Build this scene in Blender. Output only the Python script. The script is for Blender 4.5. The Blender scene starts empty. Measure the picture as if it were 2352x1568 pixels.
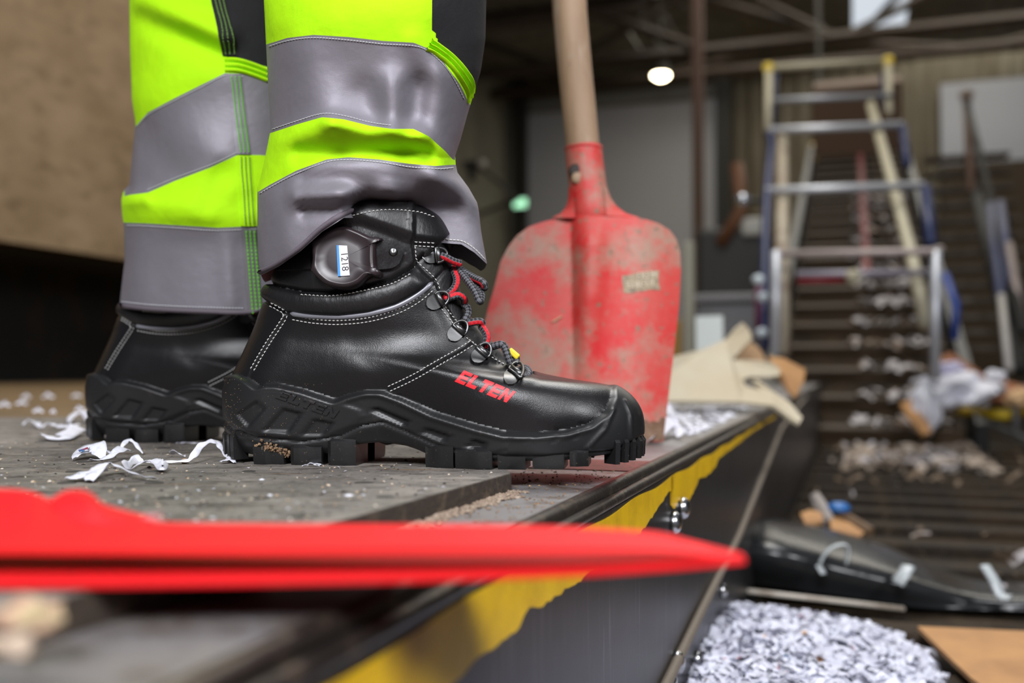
import bpy, bmesh, math, random
import numpy as np
from mathutils import Vector, Matrix
from mathutils.bvhtree import BVHTree

random.seed(7); rng = np.random.default_rng(7)
scn = bpy.context.scene
COL = scn.collection

# ------------------------------------------------------------------ camera
FPX = 2287.0
CAM_H = 0.068
PITCH = math.atan((845 - 784) / FPX)
cam_d = bpy.data.cameras.new('camera')
cam = bpy.data.objects.new('camera', cam_d); COL.objects.link(cam)
cam.location = (0, 0, CAM_H)
cam.rotation_euler = (math.pi / 2 + PITCH, 0, 0)
cam_d.sensor_width = 36.0
cam_d.lens = FPX * 36.0 / 2352
cam_d.clip_start = 0.02; cam_d.clip_end = 200
cam_d.dof.use_dof = True
cam_d.dof.focus_distance = 0.70
cam_d.dof.aperture_fstop = 3.8
cam_d.dof.aperture_blades = 9
scn.camera = cam

# ------------------------------------------------------------------ view / world / big lights
vs = scn.view_settings
vs.view_transform = 'Standard'; vs.look = 'None'; vs.gamma = 1.0
vs.use_curve_mapping = False; vs.exposure = 0.0
scn.cycles.use_denoising = True
scn.cycles.max_bounces = 6
scn.cycles.diffuse_bounces = 3
scn.cycles.caustics_reflective = False; scn.cycles.caustics_refractive = False

world = bpy.data.worlds.new('world'); scn.world = world; world.use_nodes = True
bg = world.node_tree.nodes['Background']
bg.inputs[0].default_value = (0.80, 0.88, 1.0, 1); bg.inputs[1].default_value = 0.12

def area(name, loc, target, sx, sy, power, color=(1, 1, 1)):
    d = bpy.data.lights.new(name, 'AREA'); d.shape = 'RECTANGLE'
    d.size = sx; d.size_y = sy; d.energy = power; d.color = color
    o = bpy.data.objects.new(name, d); COL.objects.link(o); o.location = loc
    o.rotation_euler = (Vector(target) - Vector(loc)).to_track_quat('-Z', 'Y').to_euler()
    return o
area('assumed_key_light', (-0.45, -1.8, 1.85), (0.0, 0.8, 0.1), 1.05, 1.0, 122, (0.95, 0.96, 1.0))  # assumed key light placed from the boot highlights, no loading door built
area('toe_highlight_fill', (1.75, -1.2, 1.7), (0.1, 0.7, 0.05), 0.7, 0.8, 62, (0.96, 0.97, 1.0))  # added light for the toe highlight and yellow stripe, no real door
area('assumed_top_light', (0.9, 2.7, 4.8), (0.1, 0.9, 0.0), 2.4, 2.4, 150, (0.97, 0.98, 1.0))  # assumed overhead light from behind, throws shadows forward
area('hall_fill_light', (5.4, 14.0, 5.95), (5.2, 14.0, 0), 9.0, 8.0, 520, (1.0, 0.95, 0.84))  # added broad light under the hall roof, far wider than the skylight panel
area('board_fill_light', (0.6, 5.0, 5.9), (-2.5, 5.5, 0.5), 2.5, 3.0, 210, (1.0, 0.93, 0.80))  # added fill that brightens the brown board panel, no skylight known here

# ------------------------------------------------------------------ projection helpers (layout is read off the photograph, then built at real depth)
CP, SP = math.cos(PITCH), math.sin(PITCH)
def ray(px, py):
    a = (px - 1176) / FPX; b = (784 - py) / FPX
    return Vector((a, CP - b * SP, SP + b * CP))
CAMV = Vector((0, 0, CAM_H))
def P(px, py, y):
    r = ray(px, py); return CAMV + r * (y / r.y)
def onz(px, py, z):
    r = ray(px, py); return CAMV + r * ((z - CAM_H) / r.z)
def proj(p):
    x, y, z = p[0], p[1], p[2] - CAM_H
    d = y * CP + z * SP; u = -y * SP + z * CP
    return 1176 + FPX * x / d, 784 - FPX * u / d
def proj_np(p):
    x, y, z = p[..., 0], p[..., 1], p[..., 2] - CAM_H
    d = y * CP + z * SP; u = -y * SP + z * CP
    return 1176 + FPX * x / d, 784 - FPX * u / d

# hall frame: U runs along the platform and conveyor, V to the right across it
_l = math.hypot(0.3424, 1)
U = Vector((0.3424 / _l, 1 / _l, 0)); V = Vector((1 / _l, -0.3424 / _l, 0)); ZZ = Vector((0, 0, 1))
HALL = Matrix(((V.x, U.x, 0, 0), (V.y, U.y, 0, 0), (0, 0, 1, 0), (0, 0, 0, 1)))   # local (v,u,z) -> world
def W(v, u, z): return V * v + U * u + ZZ * z
def onplane(px, py, p0, n):
    r = ray(px, py); t = (p0 - CAMV).dot(n) / r.dot(n); return CAMV + r * t
def on_v(px, py, v):           # pixel -> (u,z) on plane v=const
    p = onplane(px, py, V * v, V); return p.dot(U), p.z
def on_u(px, py, u):           # pixel -> (v,z) on plane u=const
    p = onplane(px, py, U * u, U); return p.dot(V), p.z

# ------------------------------------------------------------------ materials
MATS = {}
def mat(name, color, rough=0.5, metal=0.0, spec=0.5, noise=None, bump=None, sheen=0.0, emit=None, coat=0.0, alpha=None):
    """noise: list of (color2, scale, lo, hi, detail); bump: list of (scale, strength, distance)"""
    if name in MATS: return MATS[name]
    m = bpy.data.materials.new(name); m.use_nodes = True; MATS[name] = m
    nt = m.node_tree; b = nt.nodes['Principled BSDF']
    b.inputs['Base Color'].default_value = (*color, 1)
    b.inputs['Roughness'].default_value = rough; b.inputs['Metallic'].default_value = metal
    b.inputs['Specular IOR Level'].default_value = spec
    b.inputs['Sheen Weight'].default_value = sheen
    b.inputs['Coat Weight'].default_value = coat
    tc = nt.nodes.new('ShaderNodeTexCoord')
    cur = None
    for i, (c2, sc, lo, hi, det) in enumerate(noise or []):
        mp = nt.nodes.new('ShaderNodeMapping'); nt.links.new(tc.outputs['Object'], mp.inputs[0])
        if isinstance(sc, (tuple, list)): mp.inputs['Scale'].default_value = sc; s = 1.0
        else: s = sc
        mp.inputs['Location'].default_value = (i * 3.1, i * 1.7, 0)
        n = nt.nodes.new('ShaderNodeTexNoise'); n.inputs['Scale'].default_value = s; n.inputs['Detail'].default_value = det
        n.inputs['Roughness'].default_value = 0.65
        nt.links.new(mp.outputs[0], n.inputs['Vector'])
        r = nt.nodes.new('ShaderNodeValToRGB'); r.color_ramp.elements[0].position = lo; r.color_ramp.elements[1].position = hi
        nt.links.new(n.outputs['Fac'], r.inputs[0])
        mx = nt.nodes.new('ShaderNodeMix'); mx.data_type = 'RGBA'
        nt.links.new(r.outputs[0], mx.inputs[0])
        if cur is None: mx.inputs[6].default_value = (*color, 1)
        else: nt.links.new(cur, mx.inputs[6])
        mx.inputs[7].default_value = (*c2, 1); cur = mx.outputs[2]
    if cur is not None: nt.links.new(cur, b.inputs['Base Color'])
    last = None
    for (sc, st, dist) in bump or []:
        n = nt.nodes.new('ShaderNodeTexNoise'); n.inputs['Detail'].default_value = 4
        if isinstance(sc, (tuple, list)):
            mp = nt.nodes.new('ShaderNodeMapping'); mp.inputs['Scale'].default_value = sc
            nt.links.new(tc.outputs['Object'], mp.inputs[0]); nt.links.new(mp.outputs[0], n.inputs['Vector']); n.inputs['Scale'].default_value = 1
        else:
            n.inputs['Scale'].default_value = sc; nt.links.new(tc.outputs['Object'], n.inputs['Vector'])
        bp = nt.nodes.new('ShaderNodeBump'); bp.inputs['Strength'].default_value = st; bp.inputs['Distance'].default_value = dist
        nt.links.new(n.outputs['Fac'], bp.inputs['Height'])
        if last: nt.links.new(last, bp.inputs['Normal'])
        last = bp.outputs[0]
    if last: nt.links.new(last, b.inputs['Normal'])
    if emit:
        b.inputs['Emission Color'].default_value = (*emit[0], 1); b.inputs['Emission Strength'].default_value = emit[1]
    if alpha is not None:
        b.inputs['Transmission Weight'].default_value = alpha
    return m

# ------------------------------------------------------------------ mesh helpers
class MB:
    def __init__(s): s.v = []; s.f = []; s.uv = {}
    def add(s, vs, fs):
        o = len(s.v); s.v += [tuple(p) for p in vs]; s.f += [tuple(i + o for i in f) for f in fs]; return s
    def box(s, c, sz, M=None, bev=0.0):
        cx, cy, cz = c; hx, hy, hz = sz[0] / 2, sz[1] / 2, sz[2] / 2
        if bev <= 0:
            vs = [(cx + i * hx, cy + j * hy, cz + k * hz) for i in (-1, 1) for j in (-1, 1) for k in (-1, 1)]
            fs = [(0, 1, 3, 2), (4, 6, 7, 5), (0, 4, 5, 1), (2, 3, 7, 6), (0, 2, 6, 4), (1, 5, 7, 3)]
        else:
            bm = bmesh.new(); bmesh.ops.create_cube(bm, size=1, matrix=Matrix.Translation(c) @ Matrix.Diagonal((*sz, 1)))
            bmesh.ops.bevel(bm, geom=bm.edges[:], offset=bev, segments=2, affect='EDGES', profile=0.5)
            bm.verts.index_update(); vs = [tuple(v.co) for v in bm.verts]; fs = [[v.index for v in f.verts] for f in bm.faces]; bm.free()
        if M is not None: vs = [tuple(M @ Vector(v)) for v in vs]
        return s.add(vs, fs)
    def prism(s, poly, axis_off):
        """poly: list of 3D points, extruded by vector axis_off"""
        n = len(poly); off = Vector(axis_off)
        vs = [tuple(p) for p in poly] + [tuple(Vector(p) + off) for p in poly]
        fs = [tuple(range(n))[::-1], tuple(range(n, 2 * n))] + [(i, (i + 1) % n, n + (i + 1) % n, n + i) for i in range(n)]
        return s.add(vs, fs)
    def tube(s, pts, r, n=10, cap=True, flat=None):
        pts = [Vector(p) for p in pts]; m = len(pts)
        rs = r if isinstance(r, (list, tuple)) else [r] * m
        vs = []; prev = None
        for i, p in enumerate(pts):
            t = (pts[min(i + 1, m - 1)] - pts[max(i - 1, 0)]).normalized()
            if prev is None:
                a = Vector((0, 0, 1)) if abs(t.z) < 0.9 else Vector((1, 0, 0))
                nx = t.cross(a).normalized()
            else:
                nx = (prev - t * prev.dot(t)).normalized()
            prev = nx; ny = t.cross(nx)
            for k in range(n):
                a = 2 * math.pi * k / n
                vs.append(tuple(p + nx * math.cos(a) * rs[i] + ny * math.sin(a) * rs[i] * (flat or 1)))
        fs = []
        for i in range(m - 1):
            for k in range(n):
                fs.append((i * n + k, i * n + (k + 1) % n, (i + 1) * n + (k + 1) % n, (i + 1) * n + k))
        if cap: fs += [tuple(range(n))[::-1], tuple(range((m - 1) * n, m * n))]
        return s.add(vs, fs)
    def lathe(s, prof, n=24, M=None):
        """prof: (r,z) list, closed at ends when r=0"""
        vs = []; fs = []
        for (r, z) in prof:
            for k in range(n):
                a = 2 * math.pi * k / n; vs.append((r * math.cos(a), r * math.sin(a), z))
        for i in range(len(prof) - 1):
            for k in range(n):
                fs.append((i * n + k, i * n + (k + 1) % n, (i + 1) * n + (k + 1) % n, (i + 1) * n + k))
        fs += [tuple(range(n))[::-1], tuple(range((len(prof) - 1) * n, len(prof) * n))]
        if M is not None: vs = [tuple(M @ Vector(v)) for v in vs]
        return s.add(vs, fs)
    def build(s, name, m, parent=None, smooth=False, M=None):
        me = bpy.data.meshes.new(name); me.from_pydata(s.v, [], s.f); me.validate()
        return link(name, me, m, parent, smooth, M)

def link(name, me, m, parent=None, smooth=False, M=None):
    o = bpy.data.objects.new(name, me); COL.objects.link(o)
    if m is not None and me is not None:
        me.materials.clear()
        for mm in (m if isinstance(m, (list, tuple)) else [m]): me.materials.append(mm)
    if smooth and me is not None and len(me.polygons):
        me.polygons.foreach_set('use_smooth', [True] * len(me.polygons))
        if smooth != True: me.set_sharp_from_angle(angle=math.radians(smooth))
    if M is not None: o.matrix_world = M
    if parent is not None: o.parent = parent
    return o
def empty(name, M=None):
    o = bpy.data.objects.new(name, None); COL.objects.link(o); o.empty_display_size = 0.05
    if M is not None: o.matrix_world = M
    return o
def tag(o, label, cat=None, group=None, kind=None):
    if label: o['label'] = label
    if cat: o['category'] = cat
    if group: o['group'] = group
    if kind: o['kind'] = kind
    return o
def struct(o, label=None):
    o['kind'] = 'structure'
    if label: o['label'] = label
    return o
def crspline(pts, n):
    """Catmull-Rom through points, n samples"""
    p = np.array([list(q) for q in pts], float); m = len(p)
    ext = np.vstack([2 * p[0] - p[1], p, 2 * p[-1] - p[-2]])
    t = np.linspace(0, m - 1, n); i = np.minimum(t.astype(int), m - 2); f = (t - i)[:, None]
    a, b, c, d = ext[i], ext[i + 1], ext[i + 2], ext[i + 3]
    return 0.5 * (2 * b + (c - a) * f + (2 * a - 5 * b + 4 * c - d) * f**2 + (3 * b - a - 3 * c + d) * f**3)
def resample(pts, step):
    p = np.array([list(q) for q in pts], float); d = np.r_[0, np.cumsum(np.linalg.norm(np.diff(p, axis=0), axis=1))]
    n = max(2, int(round(d[-1] / step)) + 1); t = np.linspace(0, d[-1], n)
    return np.stack([np.interp(t, d, p[:, k]) for k in range(p.shape[1])], 1)
def sstep(a, b, x):
    t = np.clip((x - a) / (b - a), 0, 1); return t * t * (3 - 2 * t)
def seg_dist(px, py, pts):
    """min distance of arrays px,py to polyline and side sign (positive = right-hand side in image y-down sense)"""
    best = np.full(px.shape, 1e9); sgn = np.zeros(px.shape)
    for (x0, y0), (x1, y1) in zip(pts[:-1], pts[1:]):
        dx, dy = x1 - x0, y1 - y0; L2 = dx * dx + dy * dy
        t = np.clip(((px - x0) * dx + (py - y0) * dy) / L2, 0, 1)
        ex, ey = px - (x0 + t * dx), py - (y0 + t * dy); d = np.hypot(ex, ey)
        k = d < best; best = np.where(k, d, best); sgn = np.where(k, np.sign(dx * ey - dy * ex), sgn)
    return best, sgn
def in_poly(px, py, poly):
    ins = np.zeros(px.shape, bool); n = len(poly)
    for i in range(n):
        x0, y0 = poly[i]; x1, y1 = poly[(i + 1) % n]
        c = ((y0 > py) != (y1 > py)) & (px < (x1 - x0) * (py - y0) / ((y1 - y0) if y1 != y0 else 1e-9) + x0)
        ins ^= c
    return ins
def sd_poly(px, py, poly):
    d, _ = seg_dist(px, py, list(poly) + [poly[0]])
    return np.where(in_poly(px, py, poly), -d, d)
# ================================================================== platform, floor, conveyor trough (large structure)
ZS = -0.012                      # steel strip under the plate
KE = -0.1735 / _l                # v of the strip edge
KS = -0.160 / _l                 # v of the trough wall
BELT = -0.31
m_plate = mat('worn_grey_floor_plate', (0.15, 0.135, 0.12), 0.60, spec=0.4, noise=[((0.27, 0.24, 0.21), 22, 0.40, 0.68, 7), ((0.05, 0.040, 0.032), (25, 60, 40), 0.52, 0.66, 8), ((0.05, 0.043, 0.038), 140, 0.55, 0.66, 5), ((0.20, 0.11, 0.05), (10, 120, 40), 0.62, 0.72, 5), ((0.40, 0.36, 0.30), 300, 0.62, 0.72, 4)], bump=[(350, 0.5, 0.0012), ((30, 160, 30), 0.35, 0.002)])
m_concrete = mat('brown_concrete', (0.17, 0.105, 0.040), 0.85, noise=[((0.20, 0.13, 0.06), 4, 0.4, 0.7, 6), ((0.05, 0.04, 0.03), 14, 0.5, 0.75, 6)], bump=[(60, 0.3, 0.004)])
m_strip = mat('scuffed_steel_strip', (0.22, 0.21, 0.21), 0.48, metal=0.35, noise=[((0.10, 0.075, 0.055), 40, 0.48, 0.66, 7), ((0.33, 0.27, 0.21), 220, 0.60, 0.72, 4)], bump=[(260, 0.35, 0.001)])
m_redpaint = mat('red_oxide_paint', (0.16, 0.030, 0.022), 0.7, noise=[((0.03, 0.022, 0.018), 300, 0.52, 0.62, 4)], bump=[(300, .5, .001)])
m_edge = mat('oily_dark_steel', (0.055, 0.047, 0.042), 0.36, metal=0.75, noise=[((0.16, 0.12, 0.085), 80, 0.52, 0.68, 6)], bump=[(300, 0.4, 0.0012)])
m_plate_edge = mat('dirty_plate_edge', (0.040, 0.028, 0.020), 0.85, noise=[((0.12, 0.085, 0.055), 90, 0.5, 0.75, 5)], bump=[(200, .5, .002)])
m_side = mat('brushed_dark_steel', (0.072, 0.070, 0.074), 0.38, metal=0.85, noise=[((0.055, 0.055, 0.055), 7, 0.42, 0.66, 5), ((0.24, 0.24, 0.26), (3, 260, 8), 0.60, 0.80, 2)], bump=[((4, 500, 500), 0.10, 0.0005)])
m_yellow = mat('chipped_yellow_paint', (0.82, 0.50, 0.0), 0.42, noise=[((0.60, 0.34, 0.0), 25, 0.45, 0.75, 5), ((0.10, 0.08, 0.03), 260, 0.70, 0.76, 3)], bump=[(120, 0.25, 0.001)])
m_bolt = mat('bright_steel_bolt', (0.55, 0.55, 0.56), 0.22, metal=1.0)
m_bar = mat('dusty_steel_bar', (0.20, 0.165, 0.13), 0.6, metal=0.4, bump=[(150, .4, .002)])
m_belt = mat('dirty_black_belt', (0.014, 0.009, 0.0045), 0.75, spec=0.25, noise=[((0.055, 0.033, 0.014), 5, 0.45, 0.75, 6), ((0.13, 0.10, 0.07), 90, 0.62, 0.72, 3)], bump=[(80, 0.4, 0.004)])

# hall floor left of the trough, and far beyond
b = MB(); b.box((-8.0 + KE / 2, 11, -0.275), (16.0 + KE, 27, 0.5)); floor = struct(b.build('floor', m_concrete, None, M=HALL))
# strip of steel along the edge (dressed onto the floor)
b = MB(); b.box((KE - 0.30, 3.0, ZS - .0105), (0.60, 7.0, 0.021)); strip = struct(b.build('platform_strip', m_strip, None, M=HALL), 'scuffed steel strip along the platform edge')
b = MB(); b.box((KE - .041, .800, ZS + .0003), (0.082, 0.085, 0.0012)); b.build('red_patch', m_redpaint, strip, M=None)
# worn plate lying on it; its free edge seen in the photo
q0, q1 = onz(760, 1197, 0), onz(1163, 1086, 0); dirp = (q1 - q0).normalized()
far = q0 + dirp * 0.335; near_ = q0 - dirp * 1.2
corner = onz(1172, 1086, 0)
poly = [near_, corner + Vector((0.0, 0, 0)), corner + Vector((-.05, .50, 0)), corner + Vector((-.05, .72, 0)), Vector((-2.8, 1.42, 0)), Vector((-2.8, near_.y, 0))]
b = MB(); b.prism([Vector((p.x, p.y, -0.0119)) for p in poly], (0, 0, 0.0119)); plate = struct(b.build('floor_panel', m_plate), 'worn grey dimpled floor plate under the boots')
# raised oval studs of the plate, in staggered rows
stud = MB(); stud.lathe([(1.0, 0), (.85, .55), (.5, .9), (0.001, 1)], 10); sm = bpy.data.meshes.new('stud'); sm.from_pydata(stud.v, [], stud.f)
for pl_ in sm.polygons: pl_.use_smooth = True
sm.materials.append(mat('dark_worn_stud', (0.060, 0.055, 0.050), 0.5, spec=.5, bump=[(300, .3, .0006)]))
ins_poly = [(p.x, p.y) for p in poly]; cnt = 0
for i in range(60):
    for j in range(46):
        y = 0.40 + i * 0.064; x = -0.95 + j * 0.058 + (i % 2) * 0.029 + i * .006
        if not in_poly(np.array([x + .012]), np.array([y]), ins_poly)[0]: continue
        u_, v_ = proj((x, y, 0))
        if not (-20 < u_ < 1250 and 985 < v_ < 1290) or cnt >= 300 or random.random() < .12: continue
        cnt += 1; o = bpy.data.objects.new('stud', sm); COL.objects.link(o); o.parent = plate
        o.location = (x + random.uniform(-.006, .006), y + random.uniform(-.006, .006), 0.0); o.scale = (random.uniform(.0045, .0062), random.uniform(.004, .0055), .0007); o.rotation_euler = (0, 0, random.uniform(-.3, .3))
e0 = near_; ed = (corner - near_).normalized(); en = Vector((ed.y, -ed.x, 0))
b = MB(); b.prism([e0 + en * .0008 - ZZ * .0004, e0 - en * .001 - ZZ * .0004, e0 - en * .001 - ZZ * .0118, e0 + en * .0008 - ZZ * .0118], corner - e0); b.build('panel_edge', m_plate_edge, plate)
# rounded rail at the edge and the trough wall
prof = []
b = MB()
b.tube([W(KE + .0035, u, ZS - .0035) for u in np.linspace(-.3, 9, 80)], .0055, 14); rail = struct(b.build('edge_rail', m_edge, None, 40), 'dark oily rail along the platform edge')
b = MB(); b.tube([W(KS - .0030, u, ZS - .0095) for u in np.linspace(-.3, 9, 80)], .0042, 12); b.build('edge_rail_bead', m_edge, rail, True)
bar_pts = [on_v(1480, 1648, KS), on_v(1520, 1568, KS), on_v(1600, 1405, KS), on_v(1690, 1230, KS), on_v(1745, 1095, KS), on_v(1790, 985, KS)]
bu = np.array([p[0] for p in bar_pts]); bz = np.array([p[1] for p in bar_pts])
b = MB(); b.box((KS - .01, 4.0, -0.21), (.02, 9.0, .37)); wall = struct(b.build('trough_wall', m_side, None, M=HALL), 'brushed steel trough wall with chipped yellow stripe')
b = MB(); us = np.linspace(bu[0] - .3, 3.4, 60); zs = np.interp(us, bu, bz); zs = np.where(us > bu[-1], bz[-1] + (us - bu[-1]) * .03, zs)
b.tube([(KS + .004, u, z) for u, z in zip(us, zs)], .0048, 10); b.build('cover_bar', m_bar, wall, True)
# yellow paint stripe with a ragged lower edge, flaking thin
edge_px = [(300, 2300), (560, 2010), (800, 1790), (1010, 1590), (1075, 1530), (1150, 1470), (1190, 1440), (1202, 1410), (1214, 1393), (1245, 1392), (1262, 1380), (1302, 1350), (1312, 1345), (1355, 1312), (1430, 1262), (1480, 1212), (1500, 1180), (1522, 1150), (1535, 1128), (1545, 1122), (1540, 1160), (1548, 1168), (1556, 1150), (1580, 1140), (1597, 1105), (1604, 1086), (1620, 1083), (1640, 1062), (1650, 1040), (1690, 1010), (1720, 985), (1755, 962), (1780, 948)]
rb = [on_v(x, y + (12 if x > 1570 else 0), KS) for x, y in edge_px]; rb = [p for p in rb]
top_z = -.0275
fine = []
for (u0, z0), (u1, z1) in zip(rb[:-1], rb[1:]):
    n = max(1, int(abs(u1 - u0) / .006))
    for k in range(n):
        t = k / n; fine.append((u0 + (u1 - u0) * t, z0 + (z1 - z0) * t + (random.uniform(-.0013, .0013) if 0 < k else 0)))
fine.append(rb[-1])
b = MB()
for (u0, z0), (u1, z1) in zip(fine[:-1], fine[1:]):
    if abs(u1 - u0) < 1e-5: continue
    t0 = top_z + .0012 * math.sin(u0 * 37) ; t1 = top_z + .0012 * math.sin(u1 * 37)
    th = .0007
    b.add([(KS + th, u0, t0), (KS + th, u1, t1), (KS + th, u1, min(z1, t1 - .002)), (KS + th, u0, min(z0, t0 - .002)), (KS - .001, u0, t0), (KS - .001, u1, t1), (KS - .001, u1, min(z1, t1 - .002)), (KS - .001, u0, min(z0, t0 - .002))],
          [(0, 1, 2, 3), (0, 4, 5, 1), (3, 2, 6, 7), (0, 3, 7, 4), (1, 5, 6, 2)])
b.build('yellow_stripe', m_yellow, wall)
Rz = Matrix.Rotation(math.pi / 2, 4, 'Y')
bl = MB(); bl.lathe([(1, 0), (1, .35), (.8, .6), (.45, .78), (.001, .84)], 20, Rz); bm_ = bpy.data.meshes.new('bolt'); bm_.from_pydata(bl.v, [], bl.f); bm_.materials.append(m_bolt)
for p_ in bm_.polygons: p_.use_smooth = True
for (px, py, r) in ((1543, 1200, .0100), (1563, 1166, .0100), (1549, 1520, .0105), (1597, 1514, .0085), (1656, 1356, .0085), (1535, 1565, .0085)):
    u, z = on_v(px, py, KS); o = bpy.data.objects.new('bolt', bm_); COL.objects.link(o); o.parent = wall; o.location = (KS, u, z); o.scale = (r * 1.1, r, r)

# conveyor belt lying in the trough, slatted, and its far wall
b = MB(); b.box((KS + .46, 4.0, BELT - .03), (.92, 9.0, .06)); belt = b.build('flat_conveyor', m_belt, None, M=HALL)
tag(belt, 'dirty black slatted conveyor belt lying in the trough beside the platform', 'conveyor')
slb = MB(); slb.box((0, 0, 0), (.90, .060, .030), None, .006); sl_me = bpy.data.meshes.new('slat'); sl_me.from_pydata(slb.v, [], slb.f); sl_me.materials.append(m_belt)
for k in range(17):
    o = bpy.data.objects.new('slat', sl_me); COL.objects.link(o); o.parent = belt; o.location = (KS + .46, 1.0 + k * .24, BELT + .008)
# ================================================================== hall: walls, roof, shutter
m_clad = mat('brown_corrugated_cladding', (0.105, 0.085, 0.052), 0.7, noise=[((0.16, 0.14, 0.10), (3, 3, .6), 0.4, 0.7, 4)])
m_clad2 = mat('grey_corrugated_cladding', (0.20, 0.19, 0.145), 0.7, noise=[((0.13, 0.12, 0.09), (2, 2, .5), 0.4, 0.7, 4)])
m_roof = mat('dark_roof_sheet', (0.24, 0.24, 0.21), 0.8, noise=[((0.13, 0.13, 0.11), 2, 0.4, 0.7, 4)])
m_beam = mat('rusty_brown_steelwork', (0.045, 0.029, 0.018), 0.7, noise=[((0.025, 0.018, 0.012), 6, 0.4, 0.7, 4)])
m_darkcol = mat('dark_steel_column', (0.018, 0.017, 0.013), 0.7)
m_shut = mat('grey_shutter_steel', (0.55, 0.55, 0.57), 0.5, metal=0.2)
m_board = mat('brown_board_panel', (0.20, 0.135, 0.070), 0.8, noise=[((0.30, 0.215, 0.13), (0.5, 1.6, 3.0), 0.35, 0.70, 6), ((0.13, 0.08, 0.04), (1.5, 6, 14), 0.5, 0.75, 6)], bump=[(30, .3, .01)])
m_black = mat('black_recess', (0.010, 0.009, 0.008), 0.85, noise=[((0.030, 0.018, 0.010), 3, 0.5, 0.75, 4)])
HU = 20.0; ROOF = 6.05
def corr(name, m, axis, c, lo, hi, z0, z1, pitch, amp, parent=None):
    """corrugated sheet: axis 'u' = plane u=c spanning v; axis 'v' = plane v=c spanning u"""
    b = MB(); n = int((hi - lo) / pitch * 4); vs = []
    for i in range(n + 1):
        t = lo + (hi - lo) * i / n; o = amp * (1 if i % 4 in (1, 2) else 0)
        vs += [((t, c - o, z0), (t, c - o, z1)) if axis == 'u' else ((c + o, t, z0), (c + o, t, z1))]
    b.add([p for q in vs for p in q], [(2 * i, 2 * i + 2, 2 * i + 3, 2 * i + 1) for i in range(n)])
    o_ = len(b.v)
    return b.build(name, m, parent, M=HALL if parent is None else None)
sv0, sz0 = on_u(1212, 252, HU); sv1, _ = on_u(1640, 228, HU); stop = 5.48
# back wall: cladding above, left and right of the shutter
wb = struct(corr('wall_back', m_clad, 'u', HU, sv1 + .05, 11, -.5, 6.3, .30, .06))
b_ = corr('cladding_sheet', m_clad, 'u', HU, sv0 - 1.2, sv1 + .05, stop, 6.3, .30, .06, wb); b_ = corr('cladding_sheet', m_clad2, 'u', HU, sv0 - 1.2, sv0, -.5, stop, .30, .06, wb)
struct(corr('wall_side', m_clad2, 'v', -6.9, 8.8, HU, -.5, 6.3, .30, .06))
b = MB(); b.box((11.1, 12, 3), (.2, 17, 7)); struct(b.build('wall_machine_side', m_clad, None, M=HALL))
# shutter of separate slats
b = MB(); b.box(((sv0 + sv1) / 2, HU - .05, stop + .12), (sv1 - sv0 + .1, .30, .28), None, .02); sh = struct(b.build('door_1', mat('shutter_hood', (.22, .22, .21), .6), None, M=HALL), 'grey roller shutter door in the back wall')
slm = MB(); slm.box((0, 0, 0), (sv1 - sv0, .03, .098), None, .012); slme = bpy.data.meshes.new('shutter_slat'); slme.from_pydata(slm.v, [], slm.f); slme.materials.append(m_shut)
k = 0; z = stop - .05
while z > .05:
    o = bpy.data.objects.new('shutter_slat', slme); COL.objects.link(o); o.parent = sh; o.location = ((sv0 + sv1) / 2, HU - .02 - .004 * (k % 2), z); z -= .105; k += 1
# floor level beyond the trough and to the right of it
b = MB(); b.box((6.5, 12.5, -.80), (10.0, 18, .6)); struct(b.build('floor_pit', m_concrete, None, M=HALL))
# roof with ribs, a skylight left open in it
sk = [(HALL.inverted() @ onz(x, y, ROOF)) for x, y in ((1958, 84), (2076, 80), (2120, -40), (1972, -40))]
v0, v1 = min(p.x for p in sk) , max(p.x for p in sk) - .15; u0, u1 = sk[2].y - .3, sk[0].y
rb_ = MB()
for (a, c, d, e) in ((-7, v0, 9, HU + .1), (v1, 11, 9, HU + .1), (v0, v1, u1, HU + .1), (v0, v1, 9, u0)):
    rb_.box(((a + c) / 2, (d + e) / 2, ROOF + .05), (c - a, e - d, .08))
roof = struct(rb_.build('ceiling', m_roof, None, M=HALL))
rbm = MB(); rbm.box((0, 0, 0), (.09, 11, .05)); rbme = bpy.data.meshes.new('roof_rib'); rbme.from_pydata(rbm.v, [], rbm.f); rbme.materials.append(m_roof)
for i in range(46):
    v = -6.8 + i * .38
    if v0 - .1 < v < v1 + .1: continue
    o = bpy.data.objects.new('roof_rib', rbme); COL.objects.link(o); o.parent = roof; o.location = (v, 14.6, ROOF)
b = MB(); b.box(((v0 + v1) / 2, (u0 + u1) / 2, ROOF + .12), (v1 - v0, u1 - u0, .03)); struct(b.build('window_1', mat('bright_skylight', (.8, .85, .9), .6, emit=((.82, .90, 1.0), 0.75)), None, M=HALL), 'bright skylight panel in the dark roof')
b = MB(); p0 = HALL.inverted() @ onz(1985, 72, ROOF - .05); p1 = HALL.inverted() @ onz(2080, -30, ROOF - .05); b.tube([p0, p1], .06, 6); b.build('skylight_bar', m_beam, bpy.data.objects['window_1'])
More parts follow.
